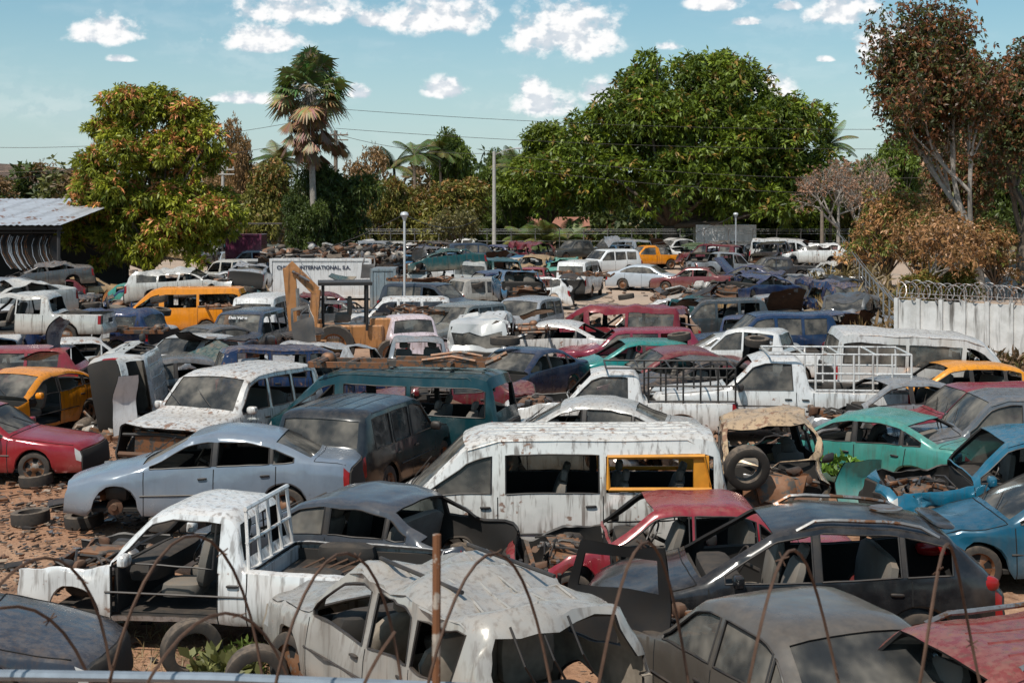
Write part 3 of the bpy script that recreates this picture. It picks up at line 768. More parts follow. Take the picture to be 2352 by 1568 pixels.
def scrap_heap(px,D,w,dep,h,z=0,name='scrap_metal_pile',n=150,sd=1):
    mb=MB(); r=random.Random(sd); x0,y0=at(px,D)
    for q in range(n):
        a=r.uniform(-1,1);b=r.uniform(-1,1);hh=h*max(0,1-(a*a+b*b)*.5)*r.random()
        X=Matrix.Translation((a*w/2,b*dep/2,hh))@Matrix.Rotation(r.uniform(0,6.28),4,'Z')@Matrix.Rotation(r.uniform(-.8,.8),4,'X')@Matrix.Rotation(r.uniform(-.5,.5),4,'Y')
        m=CI[r.choice(['rust','greymetal','trim','chrome','paint','tyre','seat'])]
        k=r.random()
        if k<.4: mb.box((0,0,0),(r.uniform(.3,1.1),r.uniform(.1,.6),r.uniform(.02,.1)),m,X)
        elif k<.6: mb.tube([(-.6,0,0),(-.2,r.uniform(-.2,.2),.1),(.3,r.uniform(-.3,.3),0),(.6,0,.1)],r.uniform(.02,.05),m,6,X)
        else: mb.rbox((0,0,0),(r.uniform(.2,.6),r.uniform(.2,.5),r.uniform(.15,.4)),m,r.choice([.3,.7]),8,5,X)
    mb.obj(name,[M[c] for c in CM],(x0,y0,terr(x0,y0)+z),None,(.4,.38,.35,.4))
scrap_heap(760,76,7.5,3,.9,2.0,sd=3); scrap_heap(900,98,9,4,1.6,.2,sd=4); scrap_heap(360,33,3,3,.4,sd=5); scrap_heap(700,35,3,2,.6,.1,sd=6)
scrap_heap(1620,70,5,3,1.0,.2,sd=8);scrap_heap(200,60,6,3,1.2,.2,sd=9);scrap_heap(1800,62,5,3,1.2,.2,sd=10);scrap_heap(1960,35,3,2,.5,.1,sd=11);scrap_heap(480,64,5,3,1.0,.2,sd=12)
scrap_heap(1560,26.2,3,1.2,.9,.1,sd=14,n=70);scrap_heap(1160,31,2.5,1.5,.9,.1,sd=15,n=80)

def letter_mat(name,col): return simple(name,col,.6,0,.15,.2)
LB=letter_mat('lettering_black',(.02,.03,.06)); LW=letter_mat('lettering_white',(.5,.5,.5))
def text(body,parent,loc,rot,size,mat,name='lettering'):
    c=bpy.data.curves.new(name,'FONT'); c.body=body; c.size=size; c.extrude=.003; c.offset=.006*size/.2; c.align_x='CENTER'; c.materials.append(mat)
    o=bpy.data.objects.new(name,c); scn.collection.objects.link(o); o.parent=parent; o.location=loc; o.rotation_euler=rot; return o
cross=[o for o in scn.objects if o.name=='wrecked_crossover_suv'][0]
text('TALMON',cross,(.35,.965,.82),(math.pi/2,0,math.pi),.09,LW)
bl=[o for o in scn.objects if o.name.startswith('wrecked_suv') and abs(o.location.y-46.5)<.01][0]
text('Dan Valen',bl,(.70,0,1.56),(math.radians(48),0,math.pi/2),.15,LW)

def container(px0,px1,D,z0,h,col,name,dep=2.4,yaw=0,rust=.4,ribs=.28):
    x0,_=at(px0,D);x1,_=at(px1,D); w=x1-x0; mb=MB(); P=CI['paint']
    mb.box((0,dep/2,h/2),(w,dep,h),P,ch=.02)
    if ribs:
        k=int(w/ribs)
        for i in range(k): mb.box((-w/2+(i+.5)*w/k,-.015,h/2-.05),(ribs*.45,.03,h-.3),P,ch=.3)
    for zz in(.06,h-.06): mb.box((0,-.02,zz),(w+.04,.06,.12),P)
    for sx in(-1,1): mb.box((sx*w/2,-.02,h/2),(.14,.07,h),P)
    return mb.obj(name,[M[c] for c in CM],((x0+x1)/2,D,z0+terr(0,D)),(0,0,yaw),(*col,rust))
c1=container(622,850,74,.1,2.05,(.62,.62,.62),'freight_container',ribs=0,rust=.2)
text('CHINDO-INTERNATIONAL, S.A.',c1,(-.35,-.03,1.5),(math.pi/2,0,0),.27,LB)
container(853,906,70,0,1.9,(.2,.25,.28),'steel_storage_box',ribs=.3)
container(520,598,88,.2,2.6,(.15,.03,.07),'maroon_storage_container',ribs=.3,rust=.1)
container(1600,1735,117,.2,2.5,(.6,.6,.6),'box_truck_body',ribs=.5,rust=.1)
container(1860,1975,62,.7,.55,(.01,.17,.16),'truck_cargo_bed',ribs=.35,dep=1.9,rust=.2)
# ------------------------------------------------------------------ backhoe
def backhoe():
    mb=MB(); Y=CI['paint']
    def arm(p,q,w,d):
        p=Vector(p);q=Vector(q); L=(q-p).length; dr=(q-p).normalized(); X=Matrix.Translation((p+q)/2)@dr.to_track_quat('X','Z').to_matrix().to_4x4()
        mb.box((0,0,0),(L,w,d),Y,X,.1)
    arm((-1.1,-.6,1.0),(-1.3,-.6,3.0),.26,.36); arm((-1.3,-.62,3.1),(-.5,-.6,2.3),.22,.28); arm((-.5,-.62,2.35),(-.62,-.6,.9),.2,.26)
    mb.tube([(-1.0,-.8,1.2),(-1.05,-.8,2.4)],.06,CI['chrome']); mb.tube([(-1.2,-.8,2.9),(-.7,-.8,2.6)],.05,CI['chrome'])
    mb.rbox((-.62,-.6,.55),(.5,.6,.6),CI['rust'],.5)
    mb.box((.5,.3,.9),(2.0,1.1,.7),Y); mb.box((1.6,.3,1.1),(1.0,.9,.7),Y)
    for x in(-.3,1.0):
        for y in(-.35,.95): mb.tube([(x,y,1.1),(x,y,2.45)],.05,CI['trim'])
    mb.box((.35,.3,2.5),(1.6,1.5,.1),CI['trim']); mb.rbox((.3,.3,1.45),(.5,.5,.3),CI['seat'],.5); mb.rbox((.5,.3,1.8),(.15,.5,.6),CI['seat'],.5)
    for x,R in((-.0,.65),(1.7,.42)):
        for sy in(-1,1):
            X=Matrix.Translation((x,.3+sy*.75,R))
            if sy<0:X=X@Matrix.Scale(-1,4,(0,1,0))
            mb.lathe([(R*.5,-.15),(R*.95,-.18),(R,-.12),(R,.12),(R*.95,.18),(R*.6,.17),(R*.5,.05),(.001,.08)],20,[CI['tyre']]*5+[Y]*2,X)
    mb.box((-.35,-.5,.75),(.3,1.7,.25),Y); 
    for sy in(-1,1): mb.tube([(-.4,-.5+sy*.9,1.4),(-.55,-.5+sy*.95,.1)],.09,Y)
    mb.box((.1,-.47,.95),(.8,.06,.4),CI['trim'])
    x,y=at(765,46); o=mb.obj('backhoe_loader',[M[c] for c in CM],(x,y,0),(0,0,math.radians(8)),(.42,.19,.07,.5))
    text('CANTERMILLER',o,(.1,-.505,.9),(math.pi/2,0,0),.12,LW); o.scale=(1.08,)*3; return o
backhoe()

# ------------------------------------------------------------------ ground, road
def ground_mat():
    t=NT('dirt_ground'); tc=t.n('ShaderNodeTexCoord'); v=tc.outputs['Object']
    a=t.noise(v,.18,3,.6);b=t.noise(v,1.6,5,.65);c=t.noise(v,14,3,.7)
    col=t.mix(t.ramp(a,.35,.65),(.27,.135,.075),(.35,.21,.13))
    col=t.mix(t.ramp(b,.48,.70,0,.75),col,(.13,.065,.038))
    col=t.mix(t.ramp(c,.54,.75,0,.5),col,(.42,.31,.23))
    col=t.mix(t.ramp(c,.44,.27,0,.65),col,(.055,.035,.024))
    oil=t.noise(v,.35,2,.5); col=t.mix(t.ramp(oil,.56,.68,0,.7),col,(.05,.038,.032))
    sp=t.n('ShaderNodeSeparateXYZ'); t.l(v,sp.inputs[0])
    rd=t.ramp(sp.outputs['Y'],40,70,0,.6); col=t.mix(rd,col,(.42,.35,.28))
    far=t.ramp(sp.outputs['Y'],114,122); col=t.mix(far,col,t.mix(t.ramp(b,.4,.6),(.22,.15,.08),(.12,.12,.05)))
    h=t.math('ADD',t.math('MULTIPLY',b,.6),t.math('MULTIPLY',c,.4))
    t.bsdf(col,.95,0,0,h,1.0,.1,.2); return t.m
def ground():
    xs=np.concatenate([np.linspace(-1500,-80,10)[:-1],np.linspace(-80,80,81),np.linspace(80,1500,10)[1:]])
    ys=np.concatenate([np.linspace(-60,0,5)[:-1],np.linspace(0,160,101),np.linspace(160,2500,14)[1:]])
    V=[];Fs=[]
    for y in ys:
        for x in xs:
            z=terr(x,y)
            if 10<y<110: z+=.05*noise.noise(Vector((x*.5,y*.5,0)))
            V.append((x,y,z-.03))
    nx=len(xs)
    for j in range(len(ys)-1):
        for i in range(nx-1): Fs.append((j*nx+i,j*nx+i+1,(j+1)*nx+i+1,(j+1)*nx+i))
    mb=MB(); mb.add(V,Fs,0); mb.obj('ground',[ground_mat()])
ground()
mb=MB(); asph=simple('asphalt',(.11,.11,.115),.9,0,.2,.3,3); wl=simple('road_paint',(.7,.7,.68),.7,0,.1,.3)
mb.add([(-300,127,1.13),(300,127,1.13),(300,137,1.13),(-300,137,1.13)],[(0,1,2,3)],0)
for i in range(-40,40): mb.add([(i*6,131.9,1.135),(i*6+3,131.9,1.135),(i*6+3,132.1,1.135),(i*6,132.1,1.135)],[(0,1,2,3)],1)
mb.obj('asphalt_road',[asph,wl])

def hill(name,cx,cy,w,d,h,col,seed):
    t=NT(name+'_mat'); tc=t.n('ShaderNodeTexCoord'); n=t.noise(tc.outputs['Object'],.12,6,.7)
    t.bsdf(t.mix(t.ramp(n,.4,.6),col,tuple(q*.35 for q in col)),.95,0,0,n,1,3)
    V=[];Fs=[];N=40
    for j in range(N+1):
        for i in range(N+1):
            u=i/N*2-1;v=j/N*2-1; r=min(1,math.hypot(u,v)); z=h*(math.cos(r*math.pi)*.5+.5)*(1+.35*noise.noise(Vector((u*3,v*3,seed))))+.6*noise.noise(Vector((u*15,v*15,seed)))*(1-r)
            V.append((cx+u*w/2,cy+v*d/2,z+.5))
    for j in range(N):
        for i in range(N): Fs.append((j*(N+1)+i,j*(N+1)+i+1,(j+1)*(N+1)+i+1,(j+1)*(N+1)+i))
    m=MB(); m.add(V,Fs,0); m.obj(name,[t.m])
hill('hill',-170,430,240,200,21,(.20,.13,.09),1); hill('hill',190,520,260,240,36,(.42,.23,.13),2); hill('hill',0,700,900,300,16,(.12,.13,.08),3)

# ------------------------------------------------------------------ vegetation
def leaf_mat(name):
    t=NT(name); at_=t.n('ShaderNodeAttribute'); at_.attribute_name='col'; oi=t.n('ShaderNodeObjectInfo')
    c=t.mix(1.0,at_.outputs['Color'],oi.outputs['Color'],'MULTIPLY')
    d=t.n('ShaderNodeBsdfPrincipled'); t.l(c,d.inputs['Base Color']); d.inputs['Roughness'].default_value=.5; d.inputs['Specular IOR Level'].default_value=.35
    tr=t.n('ShaderNodeBsdfTranslucent'); t.l(t.mix(.4,c,(.25,.3,.03)),tr.inputs[0])
    m=t.n('ShaderNodeMixShader'); m.inputs[0].default_value=.16; t.l(d.outputs[0],m.inputs[1]); t.l(tr.outputs[0],m.inputs[2]); t.l(m.outputs[0],t.out.inputs[0]); return t.m
LEAF=leaf_mat('foliage'); BARK=simple('bark',(.13,.10,.075),.95,0,0,.6,6,.8,.05); PALE=simple('pale_bark',(.33,.29,.25),.95,0,0,.5,6,.6,.04)
def leafarr(rng,C,Nn,k,ln,wd,droop,cols,rand=.9):
    n=len(C); C=np.repeat(C,k,0);Nn=np.repeat(Nn,k,0);cl=np.repeat(cols,k,0)
    d=Nn*.8+rng.normal(size=C.shape)*rand; d[:,2]-=droop; d/=np.linalg.norm(d,axis=1,keepdims=True)
    s=np.cross(d,rng.normal(size=C.shape)); s/=np.linalg.norm(s,axis=1,keepdims=True)
    l=ln*rng.uniform(.6,1.3,(len(C),1)); w=wd*rng.uniform(.7,1.3,(len(C),1))
    V=np.stack([C,C+d*l*.5+s*w*.5,C+d*l+np.array([0,0,-.15])*l,C+d*l*.5-s*w*.5],1)
    cl=cl*rng.uniform(.65,1.35,(len(C),1)); return V.reshape(-1,3),np.repeat(cl,4,0)
def veg(name,LV,LC,wood,loc=(0,0,0),rz=0,scale=(1,1,1),tint=(1,1,1),bark=None,me=None):
    if me is None:
        nq=len(LV)//4; wv=np.array(wood.V) if wood and wood.V else np.zeros((0,3)); 
        V=np.concatenate([LV,wv]); me=bpy.data.meshes.new(name)
        wf=wood.F if wood else []
        lens=np.concatenate([np.full(nq,4),np.array([len(f) for f in wf],dtype=int)]).astype(int)
        idx=np.concatenate([np.arange(nq*4),np.array([i+nq*4 for f in wf for i in f],dtype=int)]).astype(int)
        me.vertices.add(len(V)); me.vertices.foreach_set('co',V.astype(np.float32).ravel())
        me.loops.add(len(idx)); me.loops.foreach_set('vertex_index',idx.astype(np.int32))
        me.polygons.add(len(lens)); st=np.concatenate([[0],np.cumsum(lens)[:-1]]).astype(np.int32)
        me.polygons.foreach_set('loop_start',st)
        try: me.polygons.foreach_set('loop_total',lens.astype(np.int32))
        except Exception: pass
        mi=np.concatenate([np.zeros(nq),np.ones(len(wf))]).astype(np.int32); me.polygons.foreach_set('material_index',mi)
        me.update(calc_edges=True); me.validate()
        a=me.attributes.new('col','FLOAT_COLOR','POINT')
        cc=np.ones((len(V),4),np.float32); cc[:len(LC),:3]=LC; a.data.foreach_set('color',cc.ravel())
        me.materials.append(LEAF); me.materials.append(bark or BARK)
    o=bpy.data.objects.new(name,me); scn.collection.objects.link(o); o.location=loc; o.rotation_euler=(0,0,rz); o.scale=scale; o.color=(*tint,1); return o
def broadleaf(seed,lobes,nb,br,tufts,k,ln,wd,c0,c1,tip=None,tipf=0,trunk=.35,droop=.5):
    rng=np.random.default_rng(seed); LV=[];LC=[]; wood=MB()
    vol=np.array([l[3]*l[5] for l in lobes]); vol=vol/vol.sum(); blobs=[]
    for li,l in enumerate(lobes):
        for q in range(max(3,int(nb*vol[li]))):
            d=rng.normal(size=3); d/=np.linalg.norm(d); 
            if d[2]<-.6: d[2]*=-.5
            rr=rng.uniform(.72,1.06) if rng.random()<.8 else rng.uniform(.3,.7)
            c=np.array(l[:3])+d*np.array(l[3:])*rr; blobs.append((c,br*rng.choice([.45,.65,.85,1.1,1.35])))
    for c,r in blobs:
        n=int(tufts*(r/br)**1.6)
        d=rng.normal(size=(n,3)); d/=np.linalg.norm(d,axis=1,keepdims=True)
        d[:,2]=np.abs(d[:,2])*np.where(rng.random(n)<.72,1,-1)
        C=c+d*r*np.array([1,1,.8])*(rng.uniform(.55,1.12,(n,1)))
        mixv=rng.uniform(0,1,(n,1))*.5+rng.uniform(0,.5)
        col=np.array(c0)*(1-mixv)+np.array(c1)*mixv
        if tip is not None:
            isT=(rng.random(n)<tipf*rng.uniform(0,2.2))&(d[:,2]>-.1); col[isT]=np.array(tip)*rng.uniform(.7,1.2,(isT.sum(),1))
        v,cc=leafarr(rng,C,d,k,ln,wd,droop,col); LV.append(v);LC.append(cc)
    base=Vector((0,0,0)); zc=min(l[2] for l in lobes)
    r0=trunk
    hub=Vector((rng.uniform(-.3,.3),rng.uniform(-.3,.3),zc*.55)); wood.tube([base,(base+hub)/2+Vector((.1,0,0)),hub],[r0*1.25,r0,r0*.85],0,9)
    for q in rng.choice(len(blobs),min(len(blobs),28),replace=False):
        c=Vector(blobs[q][0]); mid=hub.lerp(c,.5)+Vector(rng.normal(size=3)*.35); wood.tube([hub,mid,c],[r0*.45,r0*.25,r0*.08],0,6)
    return np.concatenate(LV),np.concatenate(LC),wood
def place(px,D): x,y=at(px,D); return (x,y,terr(x,y)-.05)
def L_(px,y,D,rxp,ryp,px0,dy=0):
    k=F/D; return ((px-px0)/k,dy,(480-y)/k+CH-1.1,rxp/k,rxp/k*.8,ryp/k)
D=119;p0=1540
lobes=[L_(1600,300,D,130,150,p0),L_(1500,330,D,130,140,p0,-1),L_(1440,230,D,60,60,p0,1),L_(1545,180,D,100,65,p0,1),L_(1680,180,D,55,60,p0,1),L_(1700,330,D,110,150,p0,-1),L_(1790,370,D,85,120,p0,0),L_(1850,290,D,50,50,p0,1),L_(1860,430,D,55,95,p0,0),L_(1390,400,D,75,110,p0,-1),L_(1330,330,D,45,60,p0,1),L_(1300,430,D,70,80,p0,0),L_(1560,440,D,130,90,p0,-2),L_(1720,460,D,110,70,p0,-2),L_(1640,220,D,90,90,p0,-1)]
v,c,w=broadleaf(1,lobes,290,1.45,78,5,.55,.17,(.022,.045,.006),(.18,.235,.016),(.26,.16,.035),.07,.7)
veg('mango_tree',v,c,w,place(p0,D))
D=124;p0=1255
lobes=[L_(1265,340,D,45,50,p0),L_(1240,420,D,55,80,p0),L_(1300,380,D,45,70,p0),L_(1200,450,D,45,60,p0)]
v,c,w=broadleaf(2,lobes,70,1.2,80,5,.55,.17,(.04,.065,.008),(.19,.23,.018),None,0,.4); veg('mango_tree',v,c,w,place(p0,D))
D=82;p0=345
lobes=[L_(300,245,D,85,65,p0,0),L_(370,260,D,80,60,p0,.5),L_(440,250,D,55,45,p0,0),L_(330,360,D,120,85,p0,-.6),L_(430,340,D,90,75,p0,-.3),L_(250,310,D,60,60,p0,0),L_(225,440,D,70,80,p0,-.5),L_(330,480,D,110,100,p0,-1),L_(450,460,D,90,85,p0,-.5),L_(490,490,D,55,60,p0,0),L_(200,510,D,45,55,p0,0),L_(400,550,D,90,50,p0,-.5),L_(280,560,D,75,45,p0,-.5)]
v,c,w=broadleaf(3,lobes,180,.8,105,5,.36,.105,(.06,.085,.008),(.33,.34,.025),(.55,.22,.08),.22,.4,.7); veg('mango_tree',v,c,w,place(p0,D))
def bg(seed,c0,c1,n=60,sparse=1,tip=None,tipf=0):
    r=random.Random(seed)
    lob=[(r.uniform(-2.2,2.2),r.uniform(-1.5,1.5),r.uniform(2.2,6.6),r.uniform(1.2,2.2),r.uniform(1.2,2),r.uniform(1.2,2)) for _ in range(8)]
    return broadleaf(seed,lob,n,.95,int(80*sparse),5,.42,.14,c0,c1,tip,tipf,.22)
B={}
for nm,a in dict(green=(11,(.04,.065,.012),(.15,.20,.025),70),olive=(12,(.09,.09,.015),(.27,.24,.05),70,.8,(.28,.14,.04),.2),brown=(13,(.15,.08,.03),(.28,.16,.07),55,.5),dkgreen=(14,(.022,.04,.010),(.09,.12,.02),75),dry=(15,(.26,.12,.045),(.42,.22,.09),60,.35,(.14,.15,.03),.3)).items():
    v,c,w=bg(*a); me_o=veg('tree',v,c,w,(0,-500,0)); B[nm]=me_o.data; bpy.data.objects.remove(me_o)
tr=random.Random(9)
def bgt(nm,px,ytop,D,wpx,name='tree',tint=None,base=None):
    k=F/D; H=(480-ytop)/k+CH-1.1; x,y,z=place(px,D); s=H/8.3; sw=wpx/k/7.2
    t=tr.uniform(.85,1.15) if tint is None else tint
    veg(name,None,None,None,(x,y,z),tr.uniform(0,6.28),(sw,sw,s),(t,t,t),me=B[nm])
for a in [('brown',548,292,122,90),('olive',620,320,112,160),('dkgreen',770,345,97,165,'tree',1.0),('dkgreen',700,420,95,110),('olive',880,372,118,120),('brown',850,350,130,110),('green',1030,300,140,130),('olive',1040,372,118,190),('olive',950,390,120,130),('green',1150,345,130,110),('green',1180,400,124,110),('green',1120,440,128,100),
          ('green',2070,308,128,150),('green',2000,360,132,110),('olive',1960,420,126,110),('brown',2180,380,118,150),('dkgreen',2340,330,100,190),('brown',2250,400,105,170),('dry',2040,410,78,190),('dry',2120,450,72,170),('dry',1990,480,82,130),('olive',2200,520,68,150),('dry',2290,470,74,180),('olive',2100,560,66,120),
          ('brown',500,400,130,120),('olive',40,400,180,170,'tree',.8),('brown',110,385,170,150),('brown',-40,410,160,180),('dkgreen',460,420,110,120),('green',1700,420,140,400),('green',1900,440,140,150)]:
    bgt(*a)
def distant():
    LV=[];LC=[]; rng=np.random.default_rng(77)
    for i in range(70):
        px=-150+i*38+rng.uniform(-15,15); D=rng.uniform(145,175); x,y=at(px,D); hgt=rng.uniform(5.5,10)
        n=220; d=rng.normal(size=(n,3)); d/=np.linalg.norm(d,axis=1,keepdims=True); d[:,2]=np.abs(d[:,2])
        C=np.array([x,y,1.0])+d*np.array([3.2,2.5,hgt])*rng.uniform(.6,1.05,(n,1))
        base=[(.04,.06,.02),(.10,.10,.03),(.16,.10,.05),(.06,.08,.02)][rng.integers(4)]
        v,c=leafarr(rng,C,d,6,.9,.35,.4,np.tile(base,(n,1))*rng.uniform(.6,1.5,(n,1))); LV.append(v);LC.append(c)
    veg('distant_tree_line',np.concatenate(LV),np.concatenate(LC),None)
distant()
def branchy(name,px,D,H,seed,leafcol,leafn,bark,spread=.5,levels=5,r0=.28,ln=.3,tr0=.35,lean=(0,0),up=.12,tl=2,jit=.28):
    r=random.Random(seed); wood=MB(); tips=[]
    def grow(p,d,l,rad,lv):
        pts=[p];q=p.copy();dd=d.copy()
        for s in range(3):
            dd=(dd+Vector((r.gauss(0,.1),r.gauss(0,.1),r.gauss(.05,.06)))).normalized(); q=q+dd*l/3; pts.append(q.copy())
        wood.tube(pts,[rad,rad*.9,rad*.78,rad*.65],0,7 if lv>2 else 4,caps=False)
        if lv<=tl: tips.extend([(pp,dd.copy()) for pp in pts[1:]])
        if lv==0: return
        for s in range(r.choice([2,3,3]) if lv<levels else 4):
            nd=(dd+Vector((r.gauss(0,spread),r.gauss(0,spread),r.gauss(up,spread*.5)))).normalized()
            grow(pts[r.choice([2,3,3])],nd,l*r.uniform(.62,.85),rad*.62,lv-1)
    grow(Vector((0,0,0)),Vector((lean[0],lean[1],1)).normalized(),H*tr0,r0,levels)
    rng=np.random.default_rng(seed); P=np.array([t[0] for t in tips]);
    if leafn>0:
        sel=rng.integers(0,len(P),leafn); C=P[sel]+rng.normal(size=(leafn,3))*jit; dn=rng.normal(size=(leafn,3)); dn/=np.linalg.norm(dn,axis=1,keepdims=True)
        cols=np.array(leafcol)[rng.integers(0,len(leafcol),leafn)]
        v,c=leafarr(rng,C,dn,4,ln,ln*.42,.4,cols)
    else: v=np.zeros((0,3));c=np.zeros((0,3))
    veg(name,v,c,wood,place(px,D),bark=bark)
BR=[(.15,.055,.024),(.24,.095,.04),(.08,.04,.02),(.10,.10,.03),(.05,.065,.02)]
branchy('tall_dry_leaf_tree',2255,74,18,5,BR,10500,PALE,.36,6,.25,.27,.24,(0,0),.22,3,.5)
branchy('tall_dry_leaf_tree',2350,79,18,8,BR+[(.03,.05,.015),(.05,.05,.02)],10500,BARK,.36,6,.30,.27,.22,(0,0),.2,3,.5)
branchy('tall_dry_leaf_tree',2180,84,11.5,31,BR,6500,PALE,.38,6,.16,.26,.2,(0,0),.15,3,.4)
branchy('bare_tree',1925,112,8.5,21,[(.3,.16,.1)],500,PALE,.6,6,.2,.25,.3)
branchy('bare_tree',1960,118,9,23,[(.3,.18,.12)],700,PALE,.6,6,.2,.25,.28)
branchy('bare_tree',2110,66,5.2,24,[(.36,.18,.08),(.25,.13,.05)],1500,PALE,.6,6,.1,.22,.3)
branchy('bare_tree',1050,108,5,26,[(.14,.12,.04)],900,BARK,.6,5,.12,.25,.3)

def fanpalm(px,D):
    rng=random.Random(3); k=F/D; LV=[];LC=[]; wood=MB()
    top=(480-185)/k+CH-terr(0,D)-.2
    wood.tube([(.35,0,0),(.25,0,top*.3),(.1,0,top*.65),(0,0,top)],[.27,.22,.2,.22],0,10)
    def fan(d,pet,R,col,fold=1.0,n=22,droop=.35,w0=.085):
        d=d.normalized(); c=Vector((0,0,top-rng.uniform(0,.8)))+d*pet; c.z-=.12*pet
        wood.tube([(0,0,top-.3),tuple(c)],.02,0,4,caps=False)
        s=d.cross(Vector((0,0,1))); 
        if s.length<.1: s=Vector((1,0,0))
        s.normalize(); u=s.cross(d)
        tw=rng.uniform(-.5,.5); s=(s*math.cos(tw)+u*math.sin(tw)); u=s.cross(d)
        for i in range(n):
            a=(i/(n-1)-.5)*math.radians(230)*fold
            dr=(d*math.cos(a)+s*math.sin(a)).normalized()
            L=R*rng.uniform(.85,1.1)*(1-.15*abs(a)/2); w=dr.cross(u).normalized()*w0
            m=c+dr*L*.6+Vector((0,0,-.05)); e=c+dr*L+Vector((0,0,-droop*L*rng.uniform(.5,1.3)))
            cc=tuple(q*rng.uniform(.65,1.3) for q in col)
            LV.extend([c-w*.3,c+w*.3,m+w,m-w]); LV.extend([m-w,m+w,e+w*.15,e-w*.15]); LC.extend([cc]*8)
    for i in range(66):
        el=math.radians(rng.uniform(-38,88)); az=rng.uniform(0,6.28); d=Vector((math.cos(az)*math.cos(el),math.sin(az)*math.cos(el),math.sin(el)))
        g=rng.choice([(.06,.09,.025),(.13,.16,.05),(.24,.25,.12),(.10,.14,.045)]); 
        if el<-.1: g=rng.choice([(.24,.21,.09),(.16,.16,.05),(.28,.20,.10)])
        fan(d,rng.uniform(1.3,2.1),rng.uniform(1.15,1.5),g)
    for i in range(120):
        el=math.radians(rng.uniform(-88,-50)); az=rng.uniform(0,6.28); d=Vector((math.cos(az)*math.cos(el),math.sin(az)*math.cos(el),math.sin(el)))
        fan(d,rng.uniform(1.0,3.8),rng.uniform(.8,1.2),rng.choice([(.20,.11,.05),(.28,.18,.09),(.15,.08,.04)]),.35,12,.1,.06)
    veg('fan_palm_tree',np.array([tuple(p) for p in LV]),np.array(LC),wood,place(px,D),bark=PALE)
fanpalm(712,95)
def cocopalm(px,D,H,seed,nf=16,fl=2.8,name='coconut_palm_tree'):
    rng=random.Random(seed); LV=[];LC=[];wood=MB(); wood.tube([(0,0,0),(.2,0,H*.5),(0,0,H)],[.18,.14,.13],0,8)
    for f in range(nf):
        az=rng.uniform(0,6.28); el=rng.uniform(.1,1.3); p=Vector((0,0,H)); d=Vector((math.cos(az)*math.cos(el),math.sin(az)*math.cos(el),math.sin(el)))
        pts=[p.copy()]
        for s in range(10): d=(d+Vector((0,0,-.13))).normalized(); p=p+d*fl/10; pts.append(p.copy())
        wood.tube(pts,[.03]*5+[.015]*6,0,4,caps=False)
        col=rng.choice([(.06,.09,.02),(.10,.13,.03),(.14,.13,.04)])
        for s in range(40):
            t=s/40*10; i=int(t); q=pts[i].lerp(pts[min(i+1,10)],t-i); dd=(pts[min(i+1,10)]-pts[i]).normalized() if i<10 else d
            sd=dd.cross(Vector((0,0,1))).normalized()
            for sg in(-1,1):
                L=.75*math.sin(math.pi*(s+4)/46)+.1; e=q+(sd*sg*.75+dd*.5+Vector((0,0,-.4))).normalized()*L; w=dd*.035
                LV.extend([q-w,q+w,e+w*.3,e-w*.3]); cc=tuple(x*rng.uniform(.7,1.3) for x in col); LC.extend([cc]*4)
    veg(name,np.array([tuple(p) for p in LV]),np.array(LC),wood,place(px,D))
cocopalm(950,132,9,1); cocopalm(905,136,8,2);cocopalm(1010,138,9.6,3);cocopalm(640,122,8.2,4);cocopalm(1905,122,9.5,5);cocopalm(1190,126,7.5,6)
cocopalm(1255,116,1.4,7,18,2.6);cocopalm(1305,118,1.5,8,16,2.4);cocopalm(1215,119,1.5,9,14,2.4)
def weeds():
    rng=np.random.default_rng(4); LV=[];LC=[]
    for (px,D,z,n,s,col) in [(1920,24.3,.55,30,.4,(.12,.22,.03)),(520,15.2,.0,60,.4,(.14,.14,.05)),(560,15.6,0,50,.35,(.1,.14,.03)),(1740,23,.1,30,.3,(.1,.16,.03)),(30,30,0,20,.2,(.14,.12,.05)),(2290,40,0,120,1.0,(.14,.12,.04)),(2010,43,0,150,1.0,(.22,.13,.05)),(2035,48,0,150,1.4,(.2,.12,.05)),(1985,60,0,180,1.8,(.2,.13,.05)),(1960,75,0,180,1.8,(.2,.14,.06)),(1950,90,0,180,2,(.16,.12,.05)),(2325,39.5,.4,60,.8,(.15,.09,.05))]:
        x,y=at(px,D); C=np.array([x,y,z+terr(x,y)])+rng.normal(size=(n,3))*np.array([s*.5,s*.4,.02])+np.array([0,0,1])*rng.uniform(0,s*.7,(n,1))
        v,c=leafarr(rng,C,np.tile([0,0,1.],(n,1)),5,s*.5,s*.12 if s<.4 else .09,-.2,np.tile(col,(n,1))); LV.append(v);LC.append(c)
    veg('weeds',np.concatenate(LV),np.concatenate(LC),None)
weeds()
def drygrass():
    rng=np.random.default_rng(6); n=9000; D=rng.uniform(112,126,n); px=rng.uniform(-100,2450,n); X=(px-1176)/F*D
    C=np.stack([X,D,np.full(n,1.1)],1); v,c=leafarr(rng,C,np.tile([0,0,1.],(n,1)),3,.5,.1,-.3,np.tile((.26,.17,.08),(n,1)))
    n=900; D=rng.uniform(13.5,18,n); px=rng.uniform(-50,700,n); X=(px-1176)/F*D; C=np.stack([X,D,np.full(n,-.03)],1)
    v2,c2=leafarr(rng,C,np.tile([0,0,1.],(n,1)),4,.16,.012,-.3,np.tile((.26,.20,.10),(n,1)))
    veg('dry_grass',np.concatenate([v,v2]),np.concatenate([c,c2]),None)
drygrass()

